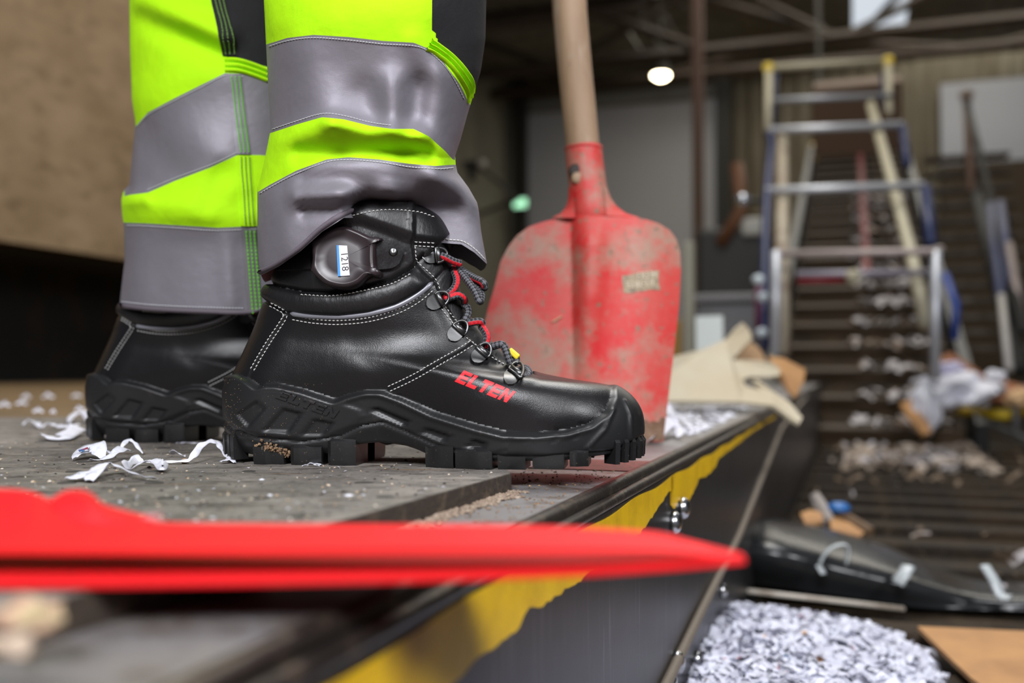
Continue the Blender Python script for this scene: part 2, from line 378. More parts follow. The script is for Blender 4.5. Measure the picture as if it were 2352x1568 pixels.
# roof trusses across the hall, made of separate members
def member(name, a, c, w, parent, m=None):
    b = MB(); b.tube([a, c], w, 4); return b.build(name, m or m_beam, parent)
def truss(u, zlo, zhi, n, v_lo, v_hi):
    t = struct(empty('beam', HALL)); 
    member('bottom_chord', (v_lo, u, zlo), (v_hi, u, zlo), .11, t); member('top_chord', (v_lo, u, zhi), (v_hi, u, zhi), .10, t)
    vs_ = np.linspace(v_lo, v_hi, n)
    for i in range(n - 1):
        a, c = (zhi, zlo) if i % 2 == 0 else (zlo, zhi); member('brace', (vs_[i], u + .02, a), (vs_[i + 1], u + .02, c), .065, t)
    return t
truss(15.6, 5.02, 5.95, 9, -6.8, 11)
truss(18.6, 5.55, 6.0, 7, -6.8, 11)
for (pts_, w) in ((((1110, 60), (1480, 20)), .09), (((1370, 30), (1600, 110)), .08), (((1740, 0), (1890, 70)), .07)):
    A, B = [HALL.inverted() @ P(x, y, 15.0) for x, y in pts_]; o = struct(member('beam', A, B, w, None)); o.matrix_world = HALL
# columns
for (px, u, w, m_, lab) in ((1604, 14.5, .075, mat('rust_red_column', (.11, .062, .045), .7), 'slim rust-brown steel column in front of the shutter'), (1662, 19.3, .14, m_darkcol, 'dark steel column beside the shutter'), (1196, 19.5, .13, m_darkcol, 'dark steel column between the side wall and the shutter')):
    v, _ = on_u(px, 500, u); b = MB(); b.box((v, u, 2.8), (2 * w, 2 * w * .8, 6.6)); struct(b.build('column', m_, None, M=HALL), lab)
# daylit sheet high in the back wall and the dark brown wall under it
a, z1_ = on_u(2160, 195, HU - .3); c, z0_ = on_u(2420, 368, HU - .3)
b = MB(); b.box(((a + 11) / 2, HU - .3, (z0_ + z1_) / 2), (11 - a, .1, z1_ - z0_)); struct(b.build('window_2', mat('milky_wall_light', (.32, .33, .36), .6, emit=((.80, .84, .95), .02)), None, M=HALL), 'milky daylit panel high in the back wall')
b = MB(); b.box(((a + 11) / 2, HU - .5, z0_ / 2 - .2), (11 - a, .1, z0_ + .4)); struct(b.build('wall_low', mat('dark_brown_wall', (.040, .026, .012), .8), None, M=HALL))
# board machine body on the left: board panel hanging over a dark recess
vb = -4.2
ub0, zb0 = on_v(0, 552, vb); ub1, zt1 = on_v(186, 0, vb)
b = MB(); b.box((vb - .06, 5.2, (zb0 + 2.45) / 2), (.12, 9.0, 2.45 - zb0)); tb = b.build('baler_body', m_board, None, M=HALL)
b = MB(); b.box((vb - .95, 5.2, .38), (.1, 9.0, .85)); b.build('dark_recess', m_black, tb)
b = MB(); b.box((vb - .5, 5.2, zb0 + .04), (.9, 9.0, .08)); b.build('bottom_frame', m_black, tb)
for u in (2.2, 9.0):
    b = MB(); b.box((vb - .5, u, .39), (.12, .12, .82)); b.build('support_leg', m_black, tb)
tag(tb, 'large brown board-sided machine standing behind the farther leg', 'machine')
b = MB(); b.box((-5.6, 9.6, 3), (3.0, .15, 7)); struct(b.build('wall_partition', mat('olive_wall', (.12, .095, .055), .8), None, M=HALL))

# ================================================================== lamps and signs
def disc_lamp(px, py, u, r, emit, label, name='high_bay_lamp'):
    v, z = on_u(px, py, u); t = empty(name, HALL @ Matrix.Translation((v, u, z)))
    b = MB(); b.lathe([(r, -.02), (r, 0), (r * .98, .03), (.5 * r, .28), (.12, .34), (.10, .42)], 24); b.build('shade', m_darkcol, t, True)
    b = MB(); b.lathe([(r * .9, -.025), (r * .92, -.05), (r * .5, -.10), (.01, -.12)], 24); b.build('lens', mat(name + '_glow' + str(px), (1, 1, 1), .5, emit=emit), t, True)
    b = MB(); b.tube([(0, 0, .4), (0, 0, ROOF - z - .02)], .03, 6); b.build('stem', m_darkcol, t)
    tag(t, label, 'lamp'); return t
t = disc_lamp(1518, 168, 16.5, .15, ((1.0, .86, .55), 26), 'bright warm high-bay lamp hanging before the shutter')
b = MB()
v, z = on_u(1882, 340, 15.0); t = empty('warning_lamp', HALL @ Matrix.Translation((v, 15.0, z)))
b = MB(); b.lathe([(.01, -.16), (.10, -.13), (.14, -.04), (.12, .05), (.05, .10), (.01, .11)], 18); b.build('dome', mat('amber_glow', (.9, .6, .1), .5, emit=((1.0, .66, .16), .8)), t, True)
b = MB(); b.lathe([(.06, .10), (.06, .16), (.03, .2), (.03, ROOF - z - .03)], 12); b.build('mount', m_darkcol, t, True); tag(t, 'small amber lamp glowing beyond the climbing frame', 'lamp')
v, z = on_u(1196, 467, 19.0); t = empty('exit_sign', HALL @ Matrix.Translation((v, 19.0, z)))
b = MB(); b.box((0, 0, 0), (.30, .06, .20), None, .02); b.build('housing', m_darkcol, t); b = MB(); b.box((0, -.04, 0), (.27, .03, .17), None, .01); b.build('panel', mat('green_sign_glow', (.5, .9, .6), .5, emit=((.45, 1.0, .62), 1.3)), t)
tag(t, 'small glowing green exit sign beside the dark column', 'sign')
v, z = on_u(1088, 380, 12.0); t = empty('wall_floodlight', HALL @ Matrix.Translation((v, 12.0, z)))
b = MB(); b.box((0, 0, 0), (.26, .16, .12), None, .03); b.build('head', m_darkcol, t); b = MB(); b.box((-.02, 0, -.12), (.10, .08, .16), None, .02); b.build('bracket', m_darkcol, t)
b = MB(); b.lathe([(.055, 0), (.05, .03), (.01, .04)], 14, Matrix.Translation((.14, -.06, .0)) @ Matrix.Rotation(math.pi / 2, 4, 'X')); b.build('lens', mat('dull_lens', (.45, .42, .38), .3), t, True)
b = MB(); b.tube([(.10, .02, -.04), (.30, .2, -.22), (.5, .3, -.42), (-.3, .9, -.5)], .03, 6); b.build('arm', m_darkcol, t); tag(t, 'dark lamp head on an arm fixed to the side wall', 'lamp')

# ================================================================== climbing frame over the inclined conveyor
m_alu = mat('pale_aluminium', (0.50, 0.51, 0.54), 0.42, metal=0.45)
m_cream = mat('cream_painted_steel', (0.42, 0.38, 0.27), 0.6)
m_navy = mat('navy_blue_tube', (0.012, 0.020, 0.075), 0.45)
m_ycap = mat('yellow_cap', (0.70, 0.50, 0.02), 0.45)
m_maroon = mat('maroon_tube', (0.10, 0.012, 0.045), 0.5)
m_dred = mat('dark_red_bar', (0.22, 0.006, 0.012), 0.5)
HI = HALL.inverted()
def hp(px, py, y): return HI @ P(px, py, y)
fr = empty('platform_ladder', HALL)
def bar(name, pts, r, m, parent=fr, n=8):
    b = MB(); b.tube([hp(*p) for p in pts], r, n); return b.build(name, m, parent, True)
D1, D2, D3, D4, D5 = 3.7, 4.4, 5.2, 5.6, 6.0
def rr(px_w, d): return px_w / 2 / FPX * d
bar('post', [(1783, 575, D1), (1780, 815, D1)], rr(22, D1), m_alu); bar('post', [(2150, 575, D1), (2147, 872, D1)], rr(24, D1), m_alu)
bar('guard_rail', [(1790, 583, D1), (2140, 578, D1), (2166, 572, D1)], rr(18, D1), mat('dull_rose_steel', (.34, .28, .26), .5, metal=.3))
bar('guard_rail', [(1830, 630, D1 + .1), (2150, 626, D1 + .1)], rr(17, D1), mat('mauve_steel', (.26, .24, .28), .5, metal=.3)); bar('toe_bar', [(1832, 645, D1 + .1), (1950, 643, D1 + .1)], rr(13, D1), m_dred)
b = MB(); b.lathe([(.001, -.03), (.022, -.022), (.030, 0), (.022, .022), (.001, .03)], 14, Matrix.Translation(hp(1960, 636, D1 + .05))); b.build('clamp', m_cream, fr, True)
bar('rung', [(1758, 438, D2), (2122, 426, D2)], rr(19, D2), m_alu); bar('rung', [(1768, 299, D3), (2072, 287, D3)], rr(18, D3), m_alu); bar('rung', [(1775, 231, D4), (2050, 219, D4)], rr(15, D4), mat('dull_aluminium', (.30, .31, .33), .45, metal=.4)); bar('top_rail', [(1764, 156, D5), (2042, 140, D5)], rr(16, D5), m_cream)
bar('upright', [(1766, 160, D5), (1764, 300, D5 - .3)], rr(17, D5), m_cream); bar('upright', [(2040, 145, D5), (2042, 262, D5 - .3)], rr(17, D5), m_cream)
for q in ((1765, 157, D5), (2040, 141, D5)):
    b = MB(); b.box((0, 0, 0), (.06, .06, .06), Matrix.Translation(hp(*q)), .015); b.build('corner_cap', m_ycap, fr)
bar('stringer', [(1796, 320, D3 + .1), (1797, 580, D1 + .2), (1798, 812, D1 + .1)], rr(30, D2), mat('worn_cream_steel', (.34, .29, .21), .6, noise=[((.16, .10, .07), 12, .5, .65, 4)])); bar('stringer', [(2000, 240, D4), (2055, 440, D2 + .2), (2095, 590, D1 + .3), (2128, 750, D1 + .1)], rr(27, D2), m_cream)
bar('brace_tube', [(1768, 300, D3), (1772, 330, D3), (1762, 440, D2), (1758, 560, D2 - .2), (1756, 700, D2 - .4), (1758, 800, D2 - .5)], rr(20, D2), m_navy); bar('brace_tube', [(2074, 290, D3), (2084, 380, D3 - .3)], rr(18, D3), m_navy); bar('brace_tube', [(2126, 432, D2), (2138, 560, D2 - .3)], rr(26, D2), m_navy); bar('brace_tube', [(2170, 630, D1 + .1), (2196, 700, D1), (2192, 780, D1)], rr(20, D1), mat('bright_blue_tube', (.02, .045, .20), .45)); bar('brace_tube', [(1779, 170, D5 + .1), (1776, 290, D5)], rr(14, D5), m_navy); bar('brace_tube', [(2028, 170, D5 + .1), (2030, 250, D5)], rr(12, D5), m_navy)
bar('hose', [(1742, 655, D1 + .2), (1740, 780, D1 + .2)], rr(16, D1), m_maroon)
for q in ((1742, 642), (1752, 682), (1750, 764)):
    b = MB(); b.lathe([(.001, -.02), (.02, -.012), (.024, 0), (.02, .012), (.001, .02)], 12, Matrix.Translation(hp(q[0], q[1], D1 + .1))); b.build('fitting', mat('pale_fitting', (.55, .62, .66), .3), fr, True)
bar('mirror_arm', [(1755, 462, D2), (1712, 460, D2)], .012, m_darkcol)
b = MB(); b.lathe([(.001, -.03), (.03, -.02), (.034, 0), (.03, .02), (.001, .03)], 12, Matrix.Translation(hp(1706, 459, D2))); b.build('mirror', mat('mirror_steel', (.4, .42, .45), .2, metal=.8), fr, True)
tag(fr, 'pale aluminium climbing frame with rungs, yellow caps and blue braces over the conveyor', 'ladder')

# ================================================================== inclined conveyor behind the frame
inc = empty('inclined_conveyor', HALL)
iu0, iz0 = 4.7, BELT + .02; iu1, iz1 = 11.2, 2.35; ia = math.atan2(iz1 - iz0, iu1 - iu0); iL = math.hypot(iz1 - iz0, iu1 - iu0)
MI = Matrix.Translation((0.06, iu0, iz0)) @ Matrix.Rotation(ia, 4, 'X')
m_cleat = mat('brown_cleat', (0.050, 0.030, 0.014), 0.55, noise=[((0.11, 0.075, 0.045), 4.5, 0.50, 0.66, 4)])
b = MB(); b.box((0, iL / 2, -.03), (.84, iL, .05), MI); b.build('belt', m_belt, inc)
for s in (-1, 1):
    b = MB(); b.box((s * .46, iL / 2, .02), (.05, iL, .22), MI); b.build('side_plate', mat('dark_grey_side_plate', (.07, .072, .072), .45, metal=.5), inc)
clb = MB(); clb.box((0, 0, 0), (.80, .045, .085), None, .008); clme = bpy.data.meshes.new('cleat'); clme.from_pydata(clb.v, [], clb.f); clme.materials.append(m_cleat)
for k in range(20):
    o = bpy.data.objects.new('cleat', clme); COL.objects.link(o); o.parent = inc; o.matrix_local = MI @ Matrix.Translation((0, .10 + k * .345, .02))
b = MB(); b.box((.03, iL / 2 + 1, .08), (.05, iL * .6, .02), MI); b.build('red_chain_guard', mat('faded_red_guard', (.18, .015, .018), .6), inc)
b = MB(); b.box((.0, iL + .3, .35), (.9, .5, .75), MI, .03); b.build('discharge_hood', mat('rust_brown_hood', (.17, .10, .06), .7), inc)
for s, u in ((-1, 2.6), (1, 2.6), (-1, 5.0), (1, 5.0)):
    zt = iz0 + u * math.tan(ia) * .92; b = MB(); b.box((.06 + s * .42, iu0 + u, (zt - .6) / 2 - .05), (.07, .07, zt + .55)); b.build('support_leg', m_darkcol, inc)
tag(inc, 'steep dark conveyor with brown cleats rising away under the climbing frame', 'conveyor')
# litter lying on the incline, pale scraps on the steps
def lit(px0, px1, py, dep, sc, n, m, name, label):
    def g():
        x, y = random.uniform(px0, px1), py + random.uniform(-12, 12); return P(x, y, dep + random.uniform(-.1, .1))
    return g

# ================================================================== right-hand machine: trough wall, yellow bar, heaps
m_gal = mat('galvanised_wall', (0.24, 0.25, 0.26), 0.5, metal=0.5, noise=[((.12, .10, .09), 6, .5, .7, 4)])
VR = KS + .92
rw = empty('trough_side', HALL)
b = MB(); b.box((VR + .04, 4.6, -.16), (.04, 5.2, .26)); b.build('side_sheet', mat('dull_brown_side_sheet', (.12, .085, .06), .55, noise=[((.05, .035, .03), 4, .45, .7, 4)]), rw)
b = MB(); b.box((VR + .02, 4.6, -.275), (.06, 5.2, .035)); b.build('bottom_rail', m_gal, rw)
b = MB(); b.box((VR + .02, 4.6, -.035), (.06, 5.2, .035)); b.build('top_rail', m_gal, rw)
for u in (2.4, 3.1, 3.8, 4.6, 5.6):
    b = MB(); b.box((VR + .018, u, -.15), (.05, .09, .25)); b.build('stiffener', m_gal, rw)
A = hp(2150, 940, 4.6); B = hp(2318, 952, 4.2)
b = MB(); b.tube([A, B], .022, 10); b.build('yellow_bar', m_ycap, rw, True)
b = MB(); b.tube([hp(2346, 948, 4.15), hp(2420, 955, 4.0)], .022, 10); b.build('yellow_bar', m_ycap, rw, True)
tag(rw, 'galvanised side of the trough with a bright yellow bar', 'machine')
m_card = mat('brown_cardboard', (0.42, 0.22, 0.085), 0.8, noise=[((.30, .15, .06), 8, .4, .7, 4)])
m_cream_card = mat('cream_board', (0.42, 0.365, 0.265), 0.75, noise=[((.39, .32, .21), 6, .4, .7, 3)])
def sheet_px(name, px_poly, m, label, cat, thick=.004, depth=None, bend=None, group=None, kids=None):
    """sheet traced as an outline with its own depth at every corner, given thickness"""
    pts_ = [P(*q) for q in px_poly]; org = sum(pts_, Vector()) / len(pts_)
    nrm_ = Vector()
    for i in range(len(pts_)): nrm_ += (pts_[i] - org).cross(pts_[(i + 1) % len(pts_)] - org)
    nrm_.normalize(); 
    if nrm_.y > 0: nrm_ = -nrm_
    bm = bmesh.new(); vs_ = [bm.verts.new(p - org) for p in pts_]; f = bm.faces.new(vs_); bmesh.ops.triangulate(bm, faces=[f], quad_method='BEAUTY', ngon_method='EAR_CLIP')
    r = bmesh.ops.extrude_face_region(bm, geom=bm.faces[:]); 
    for g in r['geom']:
        if isinstance(g, bmesh.types.BMVert): g.co -= nrm_ * thick
    bmesh.ops.recalc_face_normals(bm, faces=bm.faces); me = bpy.data.meshes.new(name); bm.to_mesh(me); bm.free()
    o = link(name, me, m, None, False, Matrix.Translation(org)); tag(o, label, cat, group); return o
# torn cream board leaning on the platform behind the shovel
sheet_px('torn_board', [(1440, 845, 1.75), (1560, 815, 1.85), (1620, 800, 1.9), (1668, 778, 1.95), (1690, 752, 2.0), (1706, 740, 2.02), (1722, 758, 2.02), (1728, 778, 2.0), (1705, 800, 1.95), (1682, 826, 1.9), (1740, 828, 1.92), (1776, 834, 1.92), (1792, 848, 1.92), (1790, 862, 1.9), (1762, 866, 1.88), (1722, 864, 1.86), (1705, 872, 1.84), (1716, 888, 1.82), (1748, 896, 1.80), (1736, 884, 1.84), (1728, 872, 1.85), (1742, 872, 1.85), (1775, 898, 1.80), (1815, 925, 1.76), (1843, 958, 1.72), (1836, 972, 1.70), (1818, 962, 1.70), (1776, 930, 1.73), (1700, 922, 1.74), (1560, 920, 1.72), (1440, 925, 1.70)], m_cream_card, 'torn cream board with jagged prongs lying on the platform edge', 'board', .006)
sheet_px('carton_flap', [(1768, 818, 2.1), (1800, 822, 2.12), (1850, 848, 2.15), (1846, 876, 2.1), (1828, 912, 2.05), (1812, 896, 2.05), (1800, 862, 2.06), (1780, 845, 2.08)], m_card, 'crumpled brown carton flap behind the prongs of the cream board', 'cardboard', .006)
sheet_px('carton_flap', [(1700, 800, 2.12), (1722, 782, 2.14), (1745, 800, 2.14), (1762, 830, 2.12), (1690, 830, 2.10)], mat('tan_carton_inside', (.30, .18, .09), .8), 'small tan carton piece in the notch of the cream board', 'cardboard', .006)
sheet_px('white_sheet', [(1598, 726, 2.6), (1660, 724, 2.6), (1664, 900, 2.6), (1600, 905, 2.6)], mat('pale_green_white_sheet', (.62, .66, .62), .5), 'pale upright plastic sheet between shovel and climbing frame', 'sheet', .01)
# grey bin behind
t = empty('grey_container', HALL); q = hp(1680, 720, 6.5)
b = MB(); b.box((q.x, q.y, q.z - .12), (.42, .4, .36), None, .03); b.build('tub', mat('grey_plastic_tub', (.13, .13, .14), .5), t); b = MB(); b.box((q.x, q.y, q.z + .09), (.46, .44, .05), None, .015); b.build('rim', mat('light_grey_rim', (.20, .20, .21), .5), t)
b = MB(); b.box((q.x, q.y, (q.z - .30 - .5) / 2 + .0), (.34, .34, q.z - .30 + .5)); b.build('stand', m_darkcol, t)
tag(t, 'grey plastic container standing behind the torn cream board', 'container')
# dark machinery between column and ladder
t = empty('sorting_machine', HALL); q = hp(1690, 620, 9.0)
b = MB(); b.box((q.x, q.y, q.z - .5), (.62, .6, 1.7), None, .04); b.build('cabinet', mat('very_dark_machine', (.02, .02, .018), .5), t); b = MB(); b.box((q.x + .18, q.y - .3, q.z + .34), (.18, .12, .16), None, .03); b.build('guard', mat('pale_guard', (.45, .46, .44), .5), t)
b = MB(); b.tube([(q.x - .1, q.y - .3, q.z + .2), (q.x + .1, q.y - .35, q.z + .5), (q.x + .05, q.y - .3, q.z + .9)], .06, 8); b.build('pipe', mat('rust_pipe', (.18, .08, .04), .6), t, True); tag(t, 'dark machine cabinet between the columns and the climbing frame', 'machine')
t = empty('panel_post', HALL); q = hp(1584, 760, 5.0); b = MB(); b.box((q.x, q.y, .1), (.05, .05, 1.2), None, .008); b.build('post', mat('pale_olive_post', (.30, .29, .23), .6), t); b = MB(); b.box((q.x - .09, q.y, .06), (.1, .03, .5), None, .008); b.build('plate', mat('ochre_plate', (.30, .17, .03), .6), t); tag(t, 'pale upright post with an ochre plate just right of the shovel', 'post')

# stairs with railings at the right
st_ = empty('steel_stairs', HALL)
for k in range(13):
    A = hp(2150 - k * 1.0, 800 - k * 36, 6.0 + k * .22); b = MB(); b.box((A.x + .28, A.y, A.z), (.66, .20, .03)); b.build('tread', mat('brown_grating', (.05, .032, .016), .6, noise=[((.12, .10, .08), 14, .5, .65, 3)]), st_)
def sbar(name, pts, r, m): return bar(name, pts, r, m, st_)
sbar('stringer', [(2128, 840, 6.0), (2115, 420, 8.6)], .03, m_darkcol); sbar('stringer', [(2345, 850, 5.6), (2225, 380, 8.6)], .05, m_darkcol)
sbar('handrail', [(2220, 230, 8.4), (2245, 330, 7.6), (2290, 520, 6.4), (2352, 760, 5.4)], .025, m_darkcol); sbar('newel', [(2220, 225, 8.4), (2232, 440, 8.0)], .035, mat('rusty_newel', (.22, .14, .10), .6))
sbar('baluster', [(2275, 470, 6.6), (2300, 690, 5.9)], .028, mat('slate_blue_tube', (.10, .11, .19), .5)); sbar('baluster', [(2298, 465, 6.4), (2322, 660, 5.8)], .026, mat('slate_blue_tube', (.10, .11, .19), .5)); sbar('baluster', [(2318, 560, 6.0), (2345, 720, 5.6)], .024, mat('dull_rose_steel', (.34, .28, .26), .5)); sbar('newel', [(2300, 680, 5.5), (2318, 850, 5.0)], .022, mat('pale_newel', (.38, .36, .34), .5))
b = MB(); b.lathe([(.001, -.06), (.05, -.03), (.06, 0), (.05, .03), (.001, .06)], 14, Matrix.Translation(hp(2220, 218, 8.3))); b.build('knob', mat('tan_knob', (.35, .27, .22), .5), st_, True)
tag(st_, 'dark steel stairs with blue-grey railings beyond the yellow bar', 'stairs')

# ================================================================== heaps and litter in and beside the trough
def flakes(name, n, gen, m, rlo, rhi, label, cat, mats2=None):
    b = MB()
    for _ in range(n):
        p, up = gen(); r = random.uniform(rlo, rhi); M = Matrix.Translation(p) @ Matrix.Rotation(random.random() * 6.3, 4, 'Z') @ Matrix.Rotation(random.uniform(-.9, .9), 4, 'X') @ Matrix.Rotation(random.uniform(-.9, .9), 4, 'Y')
        l, w = r * random.uniform(1.2, 2.6), r * random.uniform(.5, .9); k = r * random.uniform(.2, .8)
        b.add([tuple(M @ Vector(v)) for v in ((-l, -w, 0), (0, -w, k), (l, -w, 0), (l, w, 0), (0, w, k), (-l, w, 0))], [(0, 1, 4, 5), (1, 2, 3, 4)])
    o = b.build(name, m); tag(o, label, cat, None, 'stuff'); return o
m_shreds = mat('grey_white_shreds', (0.60, 0.61, 0.70), 0.7, noise=[((.42, .42, .50), 25, .4, .6, 3), ((.30, .10, .12), 30, .69, .71, 2), ((.55, .30, .10), 24, .70, .72, 2), ((.05, .10, .16), 33, .70, .72, 2)])
def heap_z(v, u):
    a = max(0, 1 - ((v - (KS + .0)) / .25)**2) * max(0, 1 - ((u - 1.05) / .40)**2); return BELT + .008 + .075 * math.sqrt(a)
def g_heap():
    while True:
        v = KS + random.uniform(0, .28); u = random.uniform(.62, 1.55)
        e = ((v - KS) / .25)**2 + ((u - 1.05) / .42)**2 + random.uniform(-.25, .15)
        if e < 1: return W(v, u, heap_z(v, u) + random.uniform(0, .006)), None
vs_ = []; nn = 26
for i in range(nn + 1):
    for j in range(nn + 1):
        v = KS + .002 + .25 * i / nn; u = .64 + .82 * j / nn; vs_.append((v, u, heap_z(v, u) - .006))
b = MB(); b.add(vs_, [(i * (nn + 1) + j, (i + 1) * (nn + 1) + j, (i + 1) * (nn + 1) + j + 1, i * (nn + 1) + j + 1) for i in range(nn) for j in range(nn)]); hb = b.build('paper_heap_core', m_shreds, None, True, HALL)
o = flakes('shredded_paper_heap', 7000, g_heap, m_shreds, .0025, .0055, 'heap of grey white shredded paper on the belt beside the steel wall', 'shredded paper')
hb.parent = o; hb.matrix_parent_inverse = Matrix(); hb.name = 'heap_core'
# black film stretched across the trough
film = []
top_l = [(1700, 1215, 1.62), (1752, 1200, 1.66), (1830, 1210, 1.68), (1920, 1228, 1.70), (2030, 1262, 1.70), (2130, 1305, 1.68), (2230, 1336, 1.66), (2352, 1346, 1.62), (2480, 1350, 1.6)]
mid_l = [(1692, 1270, 1.56), (1750, 1262, 1.55), (1830, 1272, 1.54), (1920, 1290, 1.54), (2030, 1316, 1.54), (2130, 1344, 1.54), (2230, 1366, 1.54), (2352, 1376, 1.52), (2480, 1380, 1.5)]
low_l = [(1690, 1340, 1.60), (1760, 1350, 1.58), (1840, 1362, 1.56), (1920, 1372, 1.55), (2030, 1388, 1.54), (2130, 1398, 1.53), (2230, 1402, 1.52), (2352, 1405, 1.50), (2480, 1408, 1.48)]
bk_l = [(x, y - 8, d + .10) for x, y, d in top_l]
A = np.array([crspline(c, 80) for c in (bk_l, top_l, mid_l, low_l)]); A2 = np.array([crspline(A[:, j], 26) for j in range(80)])
m_film = mat('black_plastic_film', (0.014, 0.015, 0.016), 0.22, spec=0.35, bump=[((5, 5, 12), .35, .02), (60, .15, .003)])
vs_ = [P(A2[j, i, 0], A2[j, i, 1], A2[j, i, 2] + .006 * math.sin(j * .21 + i * .10) * math.sin(i / 25 * 3.1)) for i in range(26) for j in range(80)]; org = vs_[0].copy()
b = MB(); b.add([tuple(v - org) for v in vs_], [(i * 80 + j, i * 80 + j + 1, (i + 1) * 80 + j + 1, (i + 1) * 80 + j) for i in range(25) for j in range(79)])
film = b.build('plastic_film', m_film, None, True, Matrix.Translation(org)); md = film.modifiers.new('solid', 'SOLIDIFY'); md.thickness = .002
tag(film, 'glossy black plastic film stretched across the conveyor trough', 'plastic film')
# pale bar at the foot of the film
b = MB(); A, B = P(1640, 1348, 1.50), P(2075, 1398, 1.50); b.tube([A - A, B - A], .008, 8, flat=.5); o = b.build('pale_batten', mat('dusty_pale_batten', (.40, .36, .31), .7, noise=[((.2, .16, .12), 20, .5, .7, 3)]), None, True, Matrix.Translation(A)); tag(o, 'dusty pale batten lying at the foot of the black film', 'batten')
# clear wrap twisted on the film
b = MB()
for (pts_, r) in (([(1880, 1300, 1.50), (1895, 1270, 1.50), (1915, 1254, 1.50), (1940, 1250, 1.50), (1948, 1262, 1.50), (1942, 1298, 1.50)], .006), ([(1880, 1298, 1.50), (1892, 1318, 1.49)], .006), ([(2085, 1300, 1.50), (2072, 1322, 1.49), (2060, 1338, 1.49)], .012), ([(2262, 1298, 1.50), (2285, 1335, 1.48), (2300, 1368, 1.47), (2320, 1372, 1.46)], .010)):
    b = MB(); c = crspline(pts_, 16); q0_ = P(*c[0]); b.tube([P(*q) - q0_ for q in c], r, 6, flat=.3)
    lab = {1880: None}
    o = b.build('clear_wrap', mat('clear_plastic_wrap', (.40, .43, .44), .25, spec=.6), None, True, Matrix.Translation(q0_))
    labs = ['looped strip of clear wrap on the black film', 'short tail of clear wrap below the looped strip', 'small crumpled bit of clear wrap on the film', 'long twist of clear wrap at the far end of the film']
    tag(o, labs[len([x for x in bpy.data.objects if x.name.startswith('clear_wrap')]) - 1], 'plastic wrap', 'clear wrap bits on the film')
sheet_px('cardboard_sheet', [(2108, 1448, 1.32), (2200, 1452, 1.313), (2420, 1462, 1.29), (2460, 1640, 1.002), (2300, 1620, 1.027), (2230, 1568, 1.10), (2180, 1520, 1.178)], m_card, 'flat brown cardboard sheet lying on the belt beside the paper heap', 'cardboard', .006)
sheet_px('carton_scrap', [(1838, 1178, 1.85), (1860, 1170, 1.86), (1888, 1176, 1.86), (1890, 1196, 1.80), (1850, 1202, 1.80)], m_card, 'small brown carton scrap behind the black film', 'cardboard', .006)
sheet_px('carton_scrap', [(1905, 1188, 1.84), (1930, 1186, 1.86), (1985, 1222, 1.78), (1975, 1230, 1.76), (1910, 1216, 1.78)], m_card, 'triangular brown carton scrap next to the broken stick', 'cardboard', .006)
b = MB(); A, B = P(1872, 1138, 1.9), P(1905, 1200, 1.84); b.tube([A - A, (B - A) * .5, B - A], [.010, .014, .012], 6); o = b.build('broken_stick', mat('grey_stick', (.25, .22, .20), .7), None, False, Matrix.Translation(A)); tag(o, 'broken grey stick poking up from the carton scraps', 'stick')
b = MB(); A, B = P(1930, 1180, 1.86), P(2000, 1222, 1.80); b.tube([A - A, B - A], .010, 6); o = b.build('wood_sliver', mat('brown_sliver', (.12, .07, .035), .7), None, False, Matrix.Translation(A)); tag(o, 'thin brown wood sliver leaning over the triangular carton scrap', 'stick')
b = MB(); b.lathe([(.001, -.008), (.020, -.006), (.022, .003), (.012, .010), (.001, .011)], 12); o = b.build('bottle_cap', mat('blue_plastic', (.02, .12, .35), .4), None, True, Matrix.Translation(P(1926, 1166, 1.86))); tag(o, 'small blue plastic cap beside the broken stick', 'cap')
# litter strewn on the belt
def g_belt():
    v = KS + random.uniform(.05, .88); u = random.uniform(1.6, 4.8); return W(v, u, BELT + .028), None
flakes('belt_litter', 70, g_belt, mat('dusty_litter', (.16, .11, .07), .8, noise=[((.40, .38, .40), 9, .56, .66, 2)]), .005, .013, 'brown and pale litter strewn along the flat conveyor', 'litter')
def g_foot():
    v = KS + random.uniform(.12, .62); u = random.uniform(3.75, 4.72); return W(v, u, BELT + .03), None
flakes('foot_litter', 420, g_foot, mat('pale_brown_litter', (.34, .27, .21), .7, noise=[((.62, .60, .64), 6, .52, .62, 2)]), .010, .024, 'pale brown litter gathered at the foot of the rising conveyor', 'litter')
def g_inc():
    t = random.uniform(0, .62) ** 1.5; k = int(random.uniform(0, 15)); p = HALL @ MI @ Vector((random.uniform(-.05, .36), .10 + k * .345 + random.uniform(-.03, .05), .075)); return p, None
flakes('incline_litter', 330, g_inc, mat('pale_litter', (.60, .56, .56), .7, noise=[((.30, .22, .16), 7, .5, .6, 2)]), .012, .026, 'pale litter lying on the cleats of the rising conveyor', 'litter')
# white wrap heap with cardboard at the foot of the frame
def blob(name, px, py, d, rx, rz, m, label, cat, seed=1, ry=None):
    bm = bmesh.new(); bmesh.ops.create_icosphere(bm, subdivisions=4, radius=1); r_ = np.random.default_rng(seed); ph = r_.random((6, 3)) * 6; fr_ = r_.uniform(2, 7, (6, 3))
    for v in bm.verts:
        n = sum(math.sin(v.co.x * f[0] + p[0]) * math.sin(v.co.y * f[1] + p[1]) * math.sin(v.co.z * f[2] + p[2]) for f, p in zip(fr_, ph)); v.co *= 1 + .16 * n
        v.co = Vector((v.co.x * rx, v.co.y * (ry or rx), v.co.z * rz))
    me = bpy.data.meshes.new(name); bm.to_mesh(me); bm.free(); o = link(name, me, m, None, 50, Matrix.Translation(P(px, py, d))); tag(o, label, cat); return o
m_wrap = mat('white_film_wrap', (.66, .66, .72), .45, bump=[(40, .6, .02)])
blob('film_bundle', 2190, 900, 4.1, .165, .075, m_wrap, 'crumpled white film bundle heaped behind the yellow bar', 'plastic film', 3)
